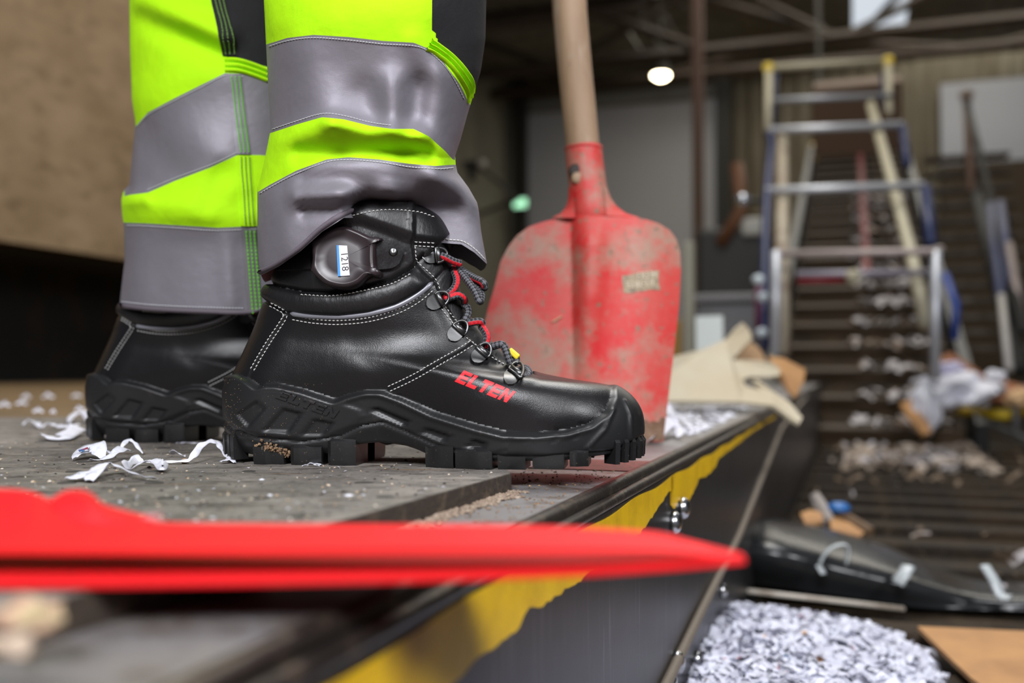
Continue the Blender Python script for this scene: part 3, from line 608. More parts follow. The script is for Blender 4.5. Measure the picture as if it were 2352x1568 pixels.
blob('film_bundle', 2122, 935, 3.95, .052, .10, m_wrap, 'white film tail hanging beside the cardboard wedge', 'plastic film', 5)
blob('film_bundle', 2287, 868, 4.2, .045, .030, m_wrap, 'small white film ball on the brown carton slope', 'plastic film', 8)
blob('film_bundle', 2180, 848, 4.15, .06, .032, mat('lilac_film', (.52, .50, .66), .4), 'lilac tinted film lump on top of the white bundle', 'plastic film', 11)
sheet_px('carton_slope', [(2150, 822, 4.4), (2185, 808, 4.4), (2260, 860, 4.35), (2352, 886, 4.3), (2440, 900, 4.3), (2440, 935, 4.2), (2240, 915, 4.25), (2160, 860, 4.3)], mat('red_brown_carton', (.30, .12, .055), .75), 'sloping reddish brown carton behind the white film bundle', 'cardboard', .02)
sheet_px('cardboard_wedge', [(2068, 925, 3.95), (2105, 912, 3.98), (2128, 962, 3.9), (2140, 990, 3.86), (2122, 998, 3.85), (2085, 955, 3.9)], m_card, 'pointed brown cardboard wedge at the tip of the white film', 'cardboard', .015)
blob('carton_lump', 2345, 915, 4.1, .06, .04, mat('tan_lump', (.55, .35, .18), .7), 'tan crumpled carton lump at the end of the yellow bar', 'cardboard', 21)
# ================================================================== work boots
YAW = math.radians(8)
HEEL = Vector((-664 / FPX * 0.75, 0.75, 0))
BX = Vector((math.cos(YAW), -math.sin(YAW), 0)); BY = Vector((math.sin(YAW), math.cos(YAW), 0))
BOOT_M = Matrix(((BX.x, BY.x, 0, HEEL.x), (BX.y, BY.y, 0, HEEL.y), (0, 0, 1, 0), (0, 0, 0, 1)))
BOOT_I = BOOT_M.inverted()
def mid(px, py):
    p = BOOT_I @ onplane(px, py, HEEL, BY); return p.x, p.z

m_leather = mat('black_leather', (0.0045, 0.004, 0.0045), 0.315, spec=0.5, bump=[(1500, 0.20, 0.0007), (26, 0.12, 0.006)])
m_leather_soft = mat('black_soft_leather', (0.006, 0.0055, 0.0062), 0.42, spec=0.5, bump=[((700, 500, 400), 0.20, 0.0008), ((220, 120, 90), 0.16, 0.003)])
m_rubber = mat('black_rubber', (0.010, 0.010, 0.0108), 0.40, spec=0.5, noise=[((0.10, 0.07, 0.045), 900, 0.69, 0.74, 3), ((0.05, 0.04, 0.03), 60, 0.62, 0.85, 5)], bump=[(1800, 0.08, 0.0006)])
m_lug = mat('dark_rubber_tread', (0.011, 0.011, 0.0115), 0.38, spec=0.5, noise=[((0.10, 0.07, 0.045), 500, 0.64, 0.72, 4)], bump=[(1000, 0.12, 0.0008)])
m_thread = mat('pale_grey_thread', (0.55, 0.54, 0.52), 0.7)
m_piping = mat('grey_reflective_piping', (0.22, 0.22, 0.25), 0.35, metal=0.3)
m_metal = mat('gunmetal_hardware', (0.13, 0.13, 0.13), 0.36, metal=1.0, bump=[(800, 0.08, 0.0004)])
m_logo = mat('red_print', (0.72, 0.012, 0.022), 0.45)
m_plastic = mat('glossy_dark_plastic', (0.022, 0.014, 0.016), 0.34, spec=0.5)
m_paper_lbl = mat('white_sticker_paper', (0.80, 0.76, 0.80), 0.5)
m_blue = mat('blue_print', (0.02, 0.22, 0.62), 0.5)
m_ink = mat('black_ink', (0.012, 0.012, 0.014), 0.6)
m_soil = mat('brown_soil', (0.17, 0.10, 0.055), 0.9, noise=[((0.40, 0.28, 0.16), 700, 0.5, 0.7, 3)])

# ---- ring surface of the boot (local: x to the toe, y away from the outer side, z up)
keyB = [(548, 1030), (538, 985), (534, 930), (540, 872), (558, 830), (573, 795), (588, 760), (601, 725), (615, 690), (628, 655), (643, 620), (662, 585), (690, 552), (735, 520), (775, 503)]
keyF = [(1440, 1040), (1464, 1000), (1462, 952), (1440, 908), (1398, 884), (1300, 868), (1215, 846), (1152, 795), (1095, 735), (1066, 672), (1052, 622), (1040, 580), (1028, 545), (1010, 512), (985, 492)]
#        heel,  waist, ball widths, back round, front round
keyW = [(.0330, .0330, .0480, .14, .22), (.0360, .0350, .0505, .14, .24), (.0372, .0375, .0515, .14, .26), (.0372, .0395, .0515, .15, .32), (.0362, .0405, .0500, .16, .42),
        (.0347, .0395, .0465, .18, .54), (.0332, .0372, .0415, .20, .58), (.0330, .0368, .0372, .24, .52), (.0338, .0385, .0365, .30, .46), (.0350, .0408, .0375, .38, .44),
        (.0365, .0422, .0390, .42, .46), (.0385, .0430, .0410, .46, .46), (.0400, .0430, .0410, .48, .48), (.0400, .0415, .0390, .5, .5), (.0360, .0370, .0350, .5, .5)]
K = []
for b, f, w in zip(keyB, keyF, keyW):
    K.append([*mid(*b), *mid(*f), *w])
NR, NS = 230, 360
KR = crspline(K, NR)
phi = np.arange(NS) * 2 * np.pi / NS
s_ = (1 - np.cos(phi)) / 2; side = np.where(np.sin(phi) >= 0, -1.0, 1.0)      # -1 = outer side
pts = np.zeros((NR, NS, 3))
zb_x = np.array([mid(p, 1068)[0] for p in (512, 560, 620, 700, 790, 840, 900, 960, 1010, 1150, 1300, 1400, 1440, 1470)])
zb_z = np.array([.016, .0085, .0060, .0060, .0080, .0165, .0205, .0170, .0085, .0055, .0060, .0100, .0140, .0190])
for i in range(NR):
    bx, bz, fx, fz, a, m_, c, rb, rf = KR[i]
    s = s_
    w = np.interp(s, [0, 0.12, 0.40, 0.70, 1.0], [a, a, m_, c, c])
    w = np.where(s < 0.12, a, np.where(s < 0.40, a + (m_ - a) * sstep(0.12, 0.40, s), m_ + (c - m_) * sstep(0.40, 0.72, s)))
    eb = np.sqrt(np.clip(1 - np.clip(1 - s / rb, 0, 1)**2, 0, 1)); ef = np.sqrt(np.clip(1 - np.clip(1 - (1 - s) / rf, 0, 1)**2, 0, 1))
    x = bx + (fx - bx) * s; z = bz + (fz - bz) * s
    t = i / (NR - 1) * (len(K) - 1)
    w0 = max(0.0, 1 - t / 1.6)
    z = (1 - w0) * z + w0 * (np.interp(x, zb_x, zb_z) + (z - np.interp(x, zb_x, zb_z)) * min(1, t / 1.6))
    pts[i, :, 0] = x; pts[i, :, 1] = side * w * eb * ef; pts[i, :, 2] = z
# normals of the grid
def grid_normals(p):
    du = np.roll(p, -1, 1) - np.roll(p, 1, 1)
    dv = np.gradient(p, axis=0)
    n = np.cross(du, dv); n /= np.linalg.norm(n, axis=2, keepdims=True) + 1e-12
    return n
nrm = grid_normals(pts)
cen = np.array([KR[:, 0] + (KR[:, 2] - KR[:, 0]) * .5, np.zeros(NR), KR[:, 1] + (KR[:, 3] - KR[:, 1]) * .5]).T[:, None, :]
if np.mean(np.sum(nrm * (pts - cen), 2)) < 0: nrm = -nrm
# drawing coordinates: both sides use the outer-side drawing
mir = pts.copy(); mir[..., 1] = -np.abs(mir[..., 1])
Mw = np.array(BOOT_M); wp = mir @ Mw[:3, :3].T + Mw[:3, 3]
uu, vv = proj_np(wp)

SOLE_TOP = [(500, 850), (528, 860), (548, 858), (575, 870), (597, 886), (612, 880), (640, 880), (700, 893), (770, 916), (800, 904), (840, 893), (880, 893), (930, 911), (1000, 944), (1100, 976), (1160, 991), (1230, 993), (1300, 987), (1350, 972), (1382, 948), (1400, 915), (1403, 893), (1392, 876), (1392, 820)]
GROOVE = [(490, 930), (515, 952), (545, 985), (600, 1004), (700, 1012), (780, 1000), (830, 976), (885, 966), (960, 998), (1030, 1029), (1130, 1044), (1250, 1046), (1400, 1030), (1475, 995)]
PIPE = [(560, 660), (615, 693), (660, 717), (720, 724), (780, 727), (850, 720), (910, 703), (960, 675), (1000, 645), (1030, 615)]
SEAM2 = [(560, 620), (640, 660), (700, 671), (760, 673), (830, 662), (900, 645), (945, 620), (975, 590)]
CUFF = [(600, 610), (690, 560), (740, 530), (790, 520), (830, 522), (900, 548), (940, 565), (1020, 575)]
EYE = [(940, 470), (942, 560), (950, 605), (975, 632), (1000, 655), (1016, 690), (1048, 748), (1100, 798), (1150, 830), (1190, 850), (1216, 858)]
VAMP = [(870, 910), (893, 893), (950, 866), (1010, 832), (1060, 803), (1092, 780)]
HEELS = [(570, 870), (578, 850), (600, 815), (625, 775), (645, 745), (656, 722), (640, 708), (600, 690)]
HWING = [(545, 862), (610, 884), (700, 897), (770, 918), (830, 938), (842, 952), (820, 972), (740, 1003), (640, 1000), (575, 990), (530, 955), (525, 900)]
INSETS = [[(555, 950), (580, 979), (614, 937), (597, 920)], [(611, 987), (668, 991), (698, 947), (656, 937)], [(696, 998), (748, 998), (769, 968), (727, 960)],
          [(856, 941), (934, 977), (944, 964), (866, 932)], [(972, 992), (1024, 1012), (1041, 999), (984, 980)], [(1074, 1025), (1113, 1030), (1122, 1016), (1090, 1007)]]
d_top, s_top = seg_dist(uu, vv, SOLE_TOP); sd_top = d_top * s_top      # >0 below the line
d_g, s_g = seg_dist(uu, vv, GROOVE); sd_g = d_g * s_g
mm = 0.001
disp = np.zeros((NR, NS))
is_sole = sd_top > 0
disp += 4.6 * mm * sstep(-2, 12, sd_top)
disp += 1.4 * mm * np.exp(-((sd_top - 11) / 6.0)**2) * (1 - .6 * sstep(1320, 1370, uu))
# sole wall relief
wall = sstep(14, 20, sd_top) * sstep(6, 0, sd_g + 0)
disp += 1.0 * mm * wall * sstep(3, -3, sd_poly(uu, vv, HWING))
for poly in INSETS: disp -= 2.4 * mm * sstep(2.0, -2.0, sd_poly(uu, vv, poly))
disp -= 1.6 * mm * np.exp(-(sd_g / 3.0)**2)
disp -= 3.0 * mm * sstep(0, 45, sd_g)
toe_w = sstep(1150, 1175, uu) * is_sole
for ln in ([(1426, 925), (1436, 955), (1437, 1005)], [(1399, 945), (1382, 985), (1345, 1025)]):
    d, _ = seg_dist(uu, vv, ln); disp += 1.5 * mm * np.exp(-(d / 3.2)**2)
for ln in ([(1228, 990), (1226, 1004), (1212, 1012)], [(1284, 985), (1281, 1003), (1268, 1012)], [(1336, 972), (1330, 992), (1316, 1004)]):
    d, _ = seg_dist(uu, vv, ln); disp -= 1.0 * mm * np.exp(-(d / 2.2)**2)
d, _ = seg_dist(uu, vv, [(1150, 992), (1172, 1004), (1164, 1030), (1130, 1044)]); disp -= 0.9 * mm * np.exp(-(d / 3)**2)
# padded collar rolls
d_p, s_p = seg_dist(uu, vv, PIPE); sd_p = d_p * s_p               # >0 below
d_2, s_2 = seg_dist(uu, vv, SEAM2); sd_2 = d_2 * s_2
d_c, s_c = seg_dist(uu, vv, CUFF); sd_c = d_c * s_c
d_e, s_e = seg_dist(uu, vv, EYE); sd_e = d_e * s_e                # sign for tongue side
back = (uu < 1040) & (sd_top < 0)
in_pad = (sd_p < 0) & (sd_2 > 0)
hp = np.clip(-sd_p, 0, None) * np.clip(sd_2, 0, None) / (np.maximum(-sd_p + sd_2, 1e-3)**2)
eyefade = sstep(0, 35, d_e * np.where(s_e > 0, 1, -1))
disp += np.where(in_pad & back, 5.5 * mm * np.sqrt(np.clip(4 * hp, 0, 1)) * sstep(-2, 30, np.where(s_e > 0, d_e, -d_e)), 0)
in_cuff = (sd_2 < 0) & (sd_c > 0) & back & (sd_p < 0)
disp += np.where(in_cuff, 2.0 * mm * sstep(0, 14, -sd_2), 0)
top_cuff = (sd_c < 0) & back & (sd_2 < 0)
disp += np.where(top_cuff, 2.0 * mm + 5.0 * mm * sstep(0, 26, -sd_c), 0)
disp -= np.where(back, 1.2 * mm * np.exp(-(d_p / 4.0)**2) + 1.5 * mm * np.exp(-(d_2 / 4.0)**2), 0)
# tongue lies deeper than the lace facing
tongue = (s_e < 0) & (uu > 930) & (sd_top < 0) & (vv < 870) & (uu < 1225)
disp += np.where(tongue, -2.2 * mm * sstep(0, 9, d_e), 0)
disp += np.where((s_e > 0) & (sd_top < 0) & (uu > 930), 0.8 * mm * sstep(30, 6, d_e), 0)
# overlapping leather panels
d_v, s_v = seg_dist(uu, vv, VAMP); disp += np.where((sd_top < 0) & (s_e > 0) & (uu > 860), 1.0 * mm * sstep(-3, 3, d_v * s_v) * sstep(120, 10, d_v) - 0.5 * mm * np.exp(-(d_v / 3.5)**2), 0)
d_h, s_h = seg_dist(uu, vv, HEELS); disp += np.where((sd_top < 0) & (uu < 700) & (vv > 690), 1.0 * mm * sstep(3, -3, d_h * s_h) * sstep(90, 10, d_h), 0)
# leather sag across the quarter
disp += np.where(sd_top < 0, 1.4 * mm * np.exp(-((uu - 850) / 170)**2 - ((vv - 868) / 42)**2) - 1.2 * mm * np.exp(-((uu - 900) / 190)**2 - ((vv - 775) / 34)**2) + 1.4 * mm * np.exp(-((uu - 1330) / 70)**2 - ((vv - 950) / 34)**2) + 1.2 * mm * np.exp(-((uu - 1100) / 90)**2 - ((vv - 925) / 30)**2), 0)
disp = np.where(is_sole & (uu > 1330) & (vv < 960), disp * (0.35 + 0.65 * sstep(880, 955, vv)), disp)
disp *= sstep(0, 12, np.arange(NR))[:, None] * 0.999 + 0.001
pd = pts + nrm * disp[..., None]

# ---- split into parts by region
region = np.zeros((NR, NS), int)                          # 0 leather upper
region[(sd_p < 0) & back & (sd_2 > 0) & (s_e > 0)] = 1    # collar pad
region[(sd_2 < 0) & back & (s_e > 0) & (sd_p < 0)] = 2    # cuff
region[tongue] = 3
region[is_sole] = 4
region[is_sole & (uu > 1162)] = 5
region[(sd_g > 0)] = 6
faces = [[] for _ in range(7)]
for i in range(NR - 1):
    r0 = region[i]
    for j in range(NS):
        faces[r0[j]].append((i * NS + j, i * NS + (j + 1) % NS, (i + 1) * NS + (j + 1) % NS, (i + 1) * NS + j))
for j in range(1, NS // 2):                               # underside of the outsole
    j2 = NS - j; k2 = NS - (j - 1)
    faces[6].append((j - 1, k2 % NS, j2, j) if j > 1 else (0, j2, j))
flat = pd.reshape(-1, 3)
# inside of the collar: roll over and down
lip = pd[-1].copy(); c0 = lip.mean(0); lin = lip + (c0 - lip) * 0.16 + np.array([0, 0, 0.002]); lin2 = lip + (c0 - lip) * 0.28 - np.array([0, 0, 0.03])
allv = np.vstack([flat, lin, lin2]); o1 = NR * NS; o2 = o1 + NS; last = (NR - 1) * NS
for j in range(NS):
    k = (j + 1) % NS
    faces[2].append((last + j, last + k, o1 + k, o1 + j)); faces[2].append((o1 + j, o1 + k, o2 + k, o2 + j))
BVH_BOOT = BVHTree.FromPolygons([tuple(v) for v in allv], [f for fl in faces for f in fl])

def bhit(px, py, lift=0.0):
    """pixel -> (local point, local normal) on the near side of the boot"""
    o = BOOT_I @ CAMV; d = (BOOT_I.to_3x3() @ ray(px, py)).normalized()
    loc, n, _, _ = BVH_BOOT.ray_cast(o, d)
    if loc is None:
        p = BOOT_I @ onplane(px, py, HEEL + BY * -0.01, BY); return p, Vector((0, -1, 0))
    if n.dot(d) > 0: n = -n
    return loc + n * lift, n

def sub_mesh(name, fl):
    idx = np.unique(np.array([i for f in fl for i in f])); mp = {int(a): k for k, a in enumerate(idx)}
    me = bpy.data.meshes.new(name); me.from_pydata([tuple(allv[a]) for a in idx], [], [tuple(mp[i] for i in f) for f in fl]); return me

boot = empty('work_boot', BOOT_M)
part_names = ['leather_upper', 'collar_pad', 'cuff', 'tongue', 'midsole', 'toe_cap', 'outsole']
part_mats = [m_leather, m_leather_soft, m_leather_soft, m_leather_soft, m_rubber, m_rubber, m_lug]
def bpart(o): return o
shell_parts = {}
for nme, fl, mt in zip(part_names, faces, part_mats):
    if fl: shell_parts[nme] = link(nme, sub_mesh(nme, fl), mt, boot, True)

# ---- tread lugs, each a block that follows the outline of the sole
base_ring = pd[0]; near = base_ring[:NS // 2 + 1]          # outer half, heel to toe
wide = pd[14]                                              # fuller ring for the outline
def outline(lx, lat):
    """point on the sole edge at lengthwise position lx, lateral side sign lat"""
    h = pd[22][1:NS // 2] if True else None
    y = np.interp(lx, h[:, 0], h[:, 1]); return y * (1 if lat < 0 else -1)
def lug(px0, px1, py_top, zlo, depth_in, lat, chamf=0.003, ctr=None):
    x0 = mid(px0, 1068)[0] if lat < 0 else mid(px0, 1068)[0]; x1 = mid(px1, 1068)[0]
    b = MB(); n = 8; xs = np.linspace(x0, x1, n); h = py_top
    rows = []
    for x in xs:
        yo = outline(x, lat) - 0.0 * lat; sg = -1 if lat < 0 else 1
        yi = yo - sg * depth_in
        rows.append([(x, yo - sg * 0.0045, h + .001), (x, yo + sg * 0.0002, h - 0.0020), (x, yo - sg * 0.0002, zlo + 0.0035), (x, yo - sg * 0.0018, zlo), (x, yi, zlo), (x, yi, h)])
    m = 6; vs_ = [p for r in rows for p in r]; fs = []
    for i in range(n - 1):
        for k in range(m): fs.append((i * m + k, i * m + (k + 1) % m, (i + 1) * m + (k + 1) % m, (i + 1) * m + k))
    fs += [tuple(range(m)), tuple(range((n - 1) * m, n * m))[::-1]]
    b.add(vs_, fs); bm = bmesh.new(); me = bpy.data.meshes.new('tread_lug'); me.from_pydata(b.v, [], b.f)
    bm.from_mesh(me); bmesh.ops.recalc_face_normals(bm, faces=bm.faces); bm.to_mesh(me); bm.free()
    return link('tread_lug', me, m_lug, boot, 30)
NEARF = 1.045      # outer edge sits nearer than the mid plane
def lx_near(px): return px
lug_spec = [(600, 668, .0145, 0), (684, 755, .0140, 0), (770, 834, .0190, 0), (998, 1066, .0165, 0), (1071, 1156, .0140, 0), (1168, 1230, .0120, 0), (1246, 1318, .0125, .0008), (1330, 1372, .0140, .0025)]
for (a, b_, top, zl) in lug_spec:
    sx = lambda px: 1176 + (px - 1176) * 0.945            # same point carried from the outer edge to the mid plane
    for lat in (-1, 1): lug(sx(a), sx(b_), top, zl, 0.030, lat)
# toe and heel ribs
def rib(jf, w, z0, z1, out0):
    j = int(jf * NS) % NS; p = pd[22][j]; n = nrm[22][j]; t = Vector((-n[1], n[0], 0)).normalized(); nn = Vector((n[0], n[1], 0)).normalized()
    c = Vector((p[0], p[1], 0)); b = MB(); prof = [(-.012, z0), (out0 * .5, z0), (out0, z0 + .006), (out0 + .0005, z1 - .004), (out0 - .002, z1), (-.012, z1)]
    l = [c + nn * a - t * w / 2 + ZZ * z for a, z in prof]; r = [c + nn * a + t * w / 2 + ZZ * z for a, z in prof]
    b.add([tuple(q) for q in l + r], [tuple(range(6))[::-1], tuple(range(6, 12))] + [(i, (i + 1) % 6, 6 + (i + 1) % 6, 6 + i) for i in range(6)])
    b.build('tread_rib', m_lug, boot)
for k in range(11): rib(0.5 + (k - 5) * 0.0150, 0.0040, 0.0075 - 0.0045 * (abs(k - 5) / 5), 0.0215, 0.0004)
for k in range(11): rib((k - 5) * 0.0155, 0.0042, 0.0065 - 0.004 * (abs(k - 5) / 5), 0.0235, 0.0004)
# diagonal ribs under the arch
for k in range(4):
    b = MB(); x = mid(865 + k * 34, 1020)[0]
    b.tube([(x, -.030, .0225), (x + .014, -.022, .0165), (x + .020, .02, .0165)], .0032, 8); b.build('arch_rib', m_lug, boot, True)

# ---- stitching
def stitches(b, line, pitch=9.2, ln=6.6, off=0.0, w=0.00042, lift=0.0003):
    p = resample(crspline(line, 60), pitch)
    for i in range(len(p) - 1):
        a = p[i]; d = p[i + 1] - p[i]; L = np.hypot(*d)
        if L < 1e-6: continue
        d = d / L; nn = np.array([-d[1], d[0]]) * off
        q0 = a + nn; q1 = a + nn + d * ln
        A, n0 = bhit(*q0, lift); B, n1 = bhit(*q1, lift)
        if (A - B).length > 0.012: continue
        C = (A + B) / 2 + n0 * 0.00035
        b.tube([A - n0 * .0003, C, B - n1 * .0003], [w * .6, w, w * .6], 5)
st = MB()
for ln_, offs in ((VAMP[1:-1] + [(1085, 787)], (-6, 6)), ([(580, 850), (600, 815), (625, 775), (645, 745), (657, 722), (640, 708), (618, 697)], (-5, 4)),
                  ([(672, 729), (720, 737), (780, 740), (850, 733), (915, 714), (962, 688), (992, 662)], (-4, 5)),
                  ([(952, 560), (1000, 563)], (-5, 4)), ([(949, 566), (953, 600), (975, 622), (998, 645), (1006, 668)], (-4,)),
                  ([(1018, 706), (1046, 742), (1060, 757)], (-4, 5)), ([(1070, 775), (1096, 795)], (0,)), ([(1128, 820), (1160, 838)], (0,)),
                  ([(690, 677), (760, 680), (830, 669), (900, 652), (945, 628)], (0,)), ([(800, 497), (850, 486), (900, 482), (960, 487), (1000, 500)], (0,))):
    for of in offs: stitches(st, ln_, off=of)
o = st.build('stitching', m_thread, boot, True); o['kind'] = 'stuff'; o['label'] = 'pale double rows of stitching'
# reflective piping under the collar
pp = resample(crspline([(668, 717), (720, 724), (780, 727), (850, 720), (910, 703), (960, 675), (992, 650)], 60), 8)
pq = np.array([list(bhit(x, y, 0.0010)[0]) for x, y in pp])
for _ in range(14): pq[1:-1] = (pq[:-2] + pq[1:-1] * 2 + pq[2:]) / 4
b = MB(); b.tube([Vector(q) for q in pq], [0.0006] + [0.0021] * (len(pp) - 2) + [0.0006], 10); o = b.build('reflective_piping', m_piping, boot, True); o['label'] = 'grey reflective piping'

# ---- strap, tracker disc and its sticker
def surf_grid(poly_rows, lift, thick, name, m, parent, smooth=True, subj=None):
    """rows of pixel points laid on the boot and given thickness"""
    R = len(poly_rows); Cn = len(poly_rows[0]); top = []; bot = []
    for r in poly_rows:
        for (x, y) in r:
            p, n = bhit(x, y); top.append(p + n * (lift + thick)); bot.append(p + n * (lift - 0.001))
    n0 = R * Cn; fs = []
    for i in range(R - 1):
        for j in range(Cn - 1):
            a = i * Cn + j; fs.append((a, a + 1, a + Cn + 1, a + Cn)); fs.append((n0 + a, n0 + a + Cn, n0 + a + Cn + 1, n0 + a + 1))
    edge = [j for j in range(Cn)] + [i * Cn + Cn - 1 for i in range(1, R)] + [(R - 1) * Cn + j for j in range(Cn - 2, -1, -1)] + [i * Cn for i in range(R - 2, 0, -1)]
    for a, c in zip(edge, edge[1:] + edge[:1]): fs.append((a, n0 + a, n0 + c, c))
    bb = MB(); bb.add([tuple(p) for p in top + bot], fs); me = bpy.data.meshes.new(name); me.from_pydata(bb.v, [], bb.f)
    bm = bmesh.new(); bm.from_mesh(me); bmesh.ops.recalc_face_normals(bm, faces=bm.faces); bm.to_mesh(me); bm.free()
    return link(name, me, m, parent, 35)
def quad_rows(p00, p10, p11, p01, nu, nv):
    rows = []
    for j in range(nv + 1):
        t = j / nv; r = []
        for i in range(nu + 1):
            s = i / nu
            r.append(tuple((1 - t) * ((1 - s) * a + s * b) + t * ((1 - s) * d + s * c) for a, b, c, d in zip(p00, p10, p11, p01)))
        rows.append(r)
    return rows
surf_grid(quad_rows((628, 572), (716, 556), (718, 618), (640, 622), 8, 5), 0.001, 0.0012, 'strap', m_leather_soft, boot)
# tab with punched end on the toe side of the disc
tabrows = []
for t in np.linspace(0, 1, 9):
    x = 862 + t * 62; hh = 32 * math.sqrt(max(0.02, 1 - max(0, (t - .55) / .45)**2)); cy = 588 - 6 * t
    tabrows.append([(x, cy + hh * k) for k in np.linspace(-1, 1, 7)])
surf_grid(tabrows, 0.0015, 0.0018, 'strap_tab', m_leather_soft, boot)
p, n = bhit(903, 578, 0.0030); M = Matrix.Translation(p) @ n.to_track_quat('Z', 'Y').to_matrix().to_4x4()
b = MB(); b.lathe([(0.0, -.001), (.0031, -.001), (.0031, .0004), (.0022, .0012), (0, .0014)], 18, M); b.build('rivet', m_metal, boot, True)
# disc plane
pc, nc = bhit(792, 592); nc = Vector((0.04, -0.99, 0.12)).normalized()
Zx = nc; Xx = (Vector((1, 0, 0.02)) - Zx * Zx.x).normalized(); Yx = Zx.cross(Xx)
pc = pc + nc * 0.004
DISC = Matrix(((Xx.x, Yx.x, Zx.x, pc.x), (Xx.y, Yx.y, Zx.y, pc.y), (Xx.z, Yx.z, Zx.z, pc.z), (0, 0, 0, 1)))
def disc_xy(px, py, dz=0.0):
    o = DISC.inverted() @ BOOT_I @ CAMV; d = (DISC.inverted() @ BOOT_I).to_3x3() @ ray(px, py); t = (dz - o.z) / d.z; q = o + d * t; return q.x, q.y
b = MB(); n = 56; rings = []
cx0, cy0 = disc_xy(790, 592, .004)
outl = [(712, 548), (728, 540), (750, 526), (790, 518), (822, 528), (850, 541), (874, 544), (874, 552), (862, 560), (862, 612), (874, 622), (868, 634), (846, 632), (822, 652), (790, 661), (752, 654), (727, 636), (716, 624), (712, 618), (716, 590)]
ol = np.array([disc_xy(x, y, .003) for x, y in outl]); ol = resample(crspline(np.vstack([ol, ol[:1]]), 160), 0.0016)[:-1]
N = len(ol); c = np.array([cx0, cy0]); vs_ = []
for (sc, z) in ((1.0, -.006), (1.0, .0005), (.97, .0028), (.90, .0042), (.84, .0042), (.79, .0034), (.5, .0038), (.2, .0040)):
    if sc < .85:
        ang = np.arctan2(*(ol - c).T[::-1]); rr = np.minimum(np.linalg.norm(ol - c, axis=1), .0235); q = c + np.stack([np.cos(ang), np.sin(ang)], 1) * rr[:, None] * sc
    else: q = c + (ol - c) * sc
    vs_ += [(a, bb_, z) for a, bb_ in q]
R = 8; fs = []
for i in range(R - 1):
    for k in range(N): fs.append((i * N + k, i * N + (k + 1) % N, (i + 1) * N + (k + 1) % N, (i + 1) * N + k))
fs.append(tuple(range((R - 1) * N, R * N)))
b.add([tuple(DISC @ Vector(v)) for v in vs_], fs); disc = b.build('tracker_disc', m_plastic, boot, 50); disc['label'] = 'black plastic tag holder on the ankle strap'
lab = [disc_xy(x, y, .0044) for x, y in ((773, 563), (797, 564), (803, 632), (776, 634))]
b = MB(); b.prism([DISC @ Vector((x, y, .0036)) for x, y in lab], (DISC.to_3x3() @ Vector((0, 0, .0008)))); stk = b.build('sticker', m_paper_lbl, disc)
lab2 = [disc_xy(x, y, .0046) for x, y in ((773, 563), (778, 563), (782, 634), (776, 634))]
b = MB(); b.prism([DISC @ Vector((x, y, .0040)) for x, y in lab2], (DISC.to_3x3() @ Vector((0, 0, .0006)))); b.build('sticker_stripe', m_blue, disc)
def text_obj(txt, size, M, m, parent, name, shear=0.0, extrude=0.0, sx=1.0):
    cu = bpy.data.curves.new(name, 'FONT'); cu.body = txt; cu.size = size; cu.align_x = 'CENTER'; cu.align_y = 'CENTER'; cu.extrude = extrude; cu.shear = shear
    cu.space_character = 1.0; cu.materials.append(m)
    t = bpy.data.objects.new(name + '_curve', cu); COL.objects.link(t); bpy.context.view_layer.update()
    me = bpy.data.meshes.new_from_object(t.evaluated_get(bpy.context.evaluated_depsgraph_get())); bpy.data.objects.remove(t)
    me.transform(M @ Matrix.Diagonal((sx, 1, 1, 1))); me.name = name; return link(name, me, m, parent)
tx, ty = disc_xy(791, 600, .0046); ex, ey = disc_xy(791, 572, .0046); fx, fy = disc_xy(795, 628, .0046)
ang = math.atan2(fy - ey, fx - ex)
text_obj('1218', 0.0068, DISC @ Matrix.Translation((tx, ty, .00450)) @ Matrix.Rotation(ang, 4, 'Z'), m_ink, disc, 'sticker_number', sx=1.0, extrude=0.00002)

# ---- printed and moulded lettering
def letters(line0, line1, height, m, shear, thick, lift, name):
    """block letters E L T E N drawn as slanted strokes along a pixel baseline and laid on the boot"""
    a = np.array(line0, float); d = np.array(line1, float) - a; L = np.hypot(*d); d /= L; n = np.array([-d[1], d[0]])     # n: down the letter
    strokes = {'E': [(0, 0, .34, 1), (.2, 0, 1, .25), (.2, .38, .94, .62), (.2, .75, 1, 1)], 'L': [(0, 0, .36, 1), (.2, .72, 1, 1)],
               'T': [(0, 0, 1, .28), (.33, .1, .69, 1)], 'N': [(0, 0, .30, 1), (.70, 0, 1, 1)]}
    cw = L / 5.35
    for k, ch in enumerate('ELTEN'):
        bb = MB(); x0 = k * cw * 1.07; lw = cw * .93
        pls = [[(q[0], q[1]), (q[2], q[1]), (q[2], q[3]), (q[0], q[3])] for q in strokes[ch]]
        if ch == 'N': pls.append([(.0, 0), (.30, 0), (1.0, 1), (.70, 1)])
        for pl in pls:
            cor = []
            for (sx, sy) in pl:
                q = a + d * (x0 + sx * lw + (1 - sy) * shear * height) + n * (sy * height); cor.append(tuple(q))
            rows = quad_rows(cor[0], cor[1], cor[2], cor[3], 5, 5)
            top = []; bot = []; Cn = 6
            for r in rows:
                for (x, y) in r:
                    p, nn = bhit(x, y); top.append(p + nn * (lift + thick)); bot.append(p - nn * .0004)
            n0 = 36; fs = []
            for i in range(5):
                for j in range(5):
                    q = i * 6 + j; fs.append((q, q + 1, q + 7, q + 6))
            edge = list(range(6)) + [i * 6 + 5 for i in range(1, 6)] + [30 + j for j in range(4, -1, -1)] + [i * 6 for i in range(4, 0, -1)]
            for e, g in zip(edge, edge[1:] + edge[:1]): fs.append((e, n0 + e, n0 + g, g))
            bb.add([tuple(p) for p in top + bot], fs)
        bb.build(name, m, boot)
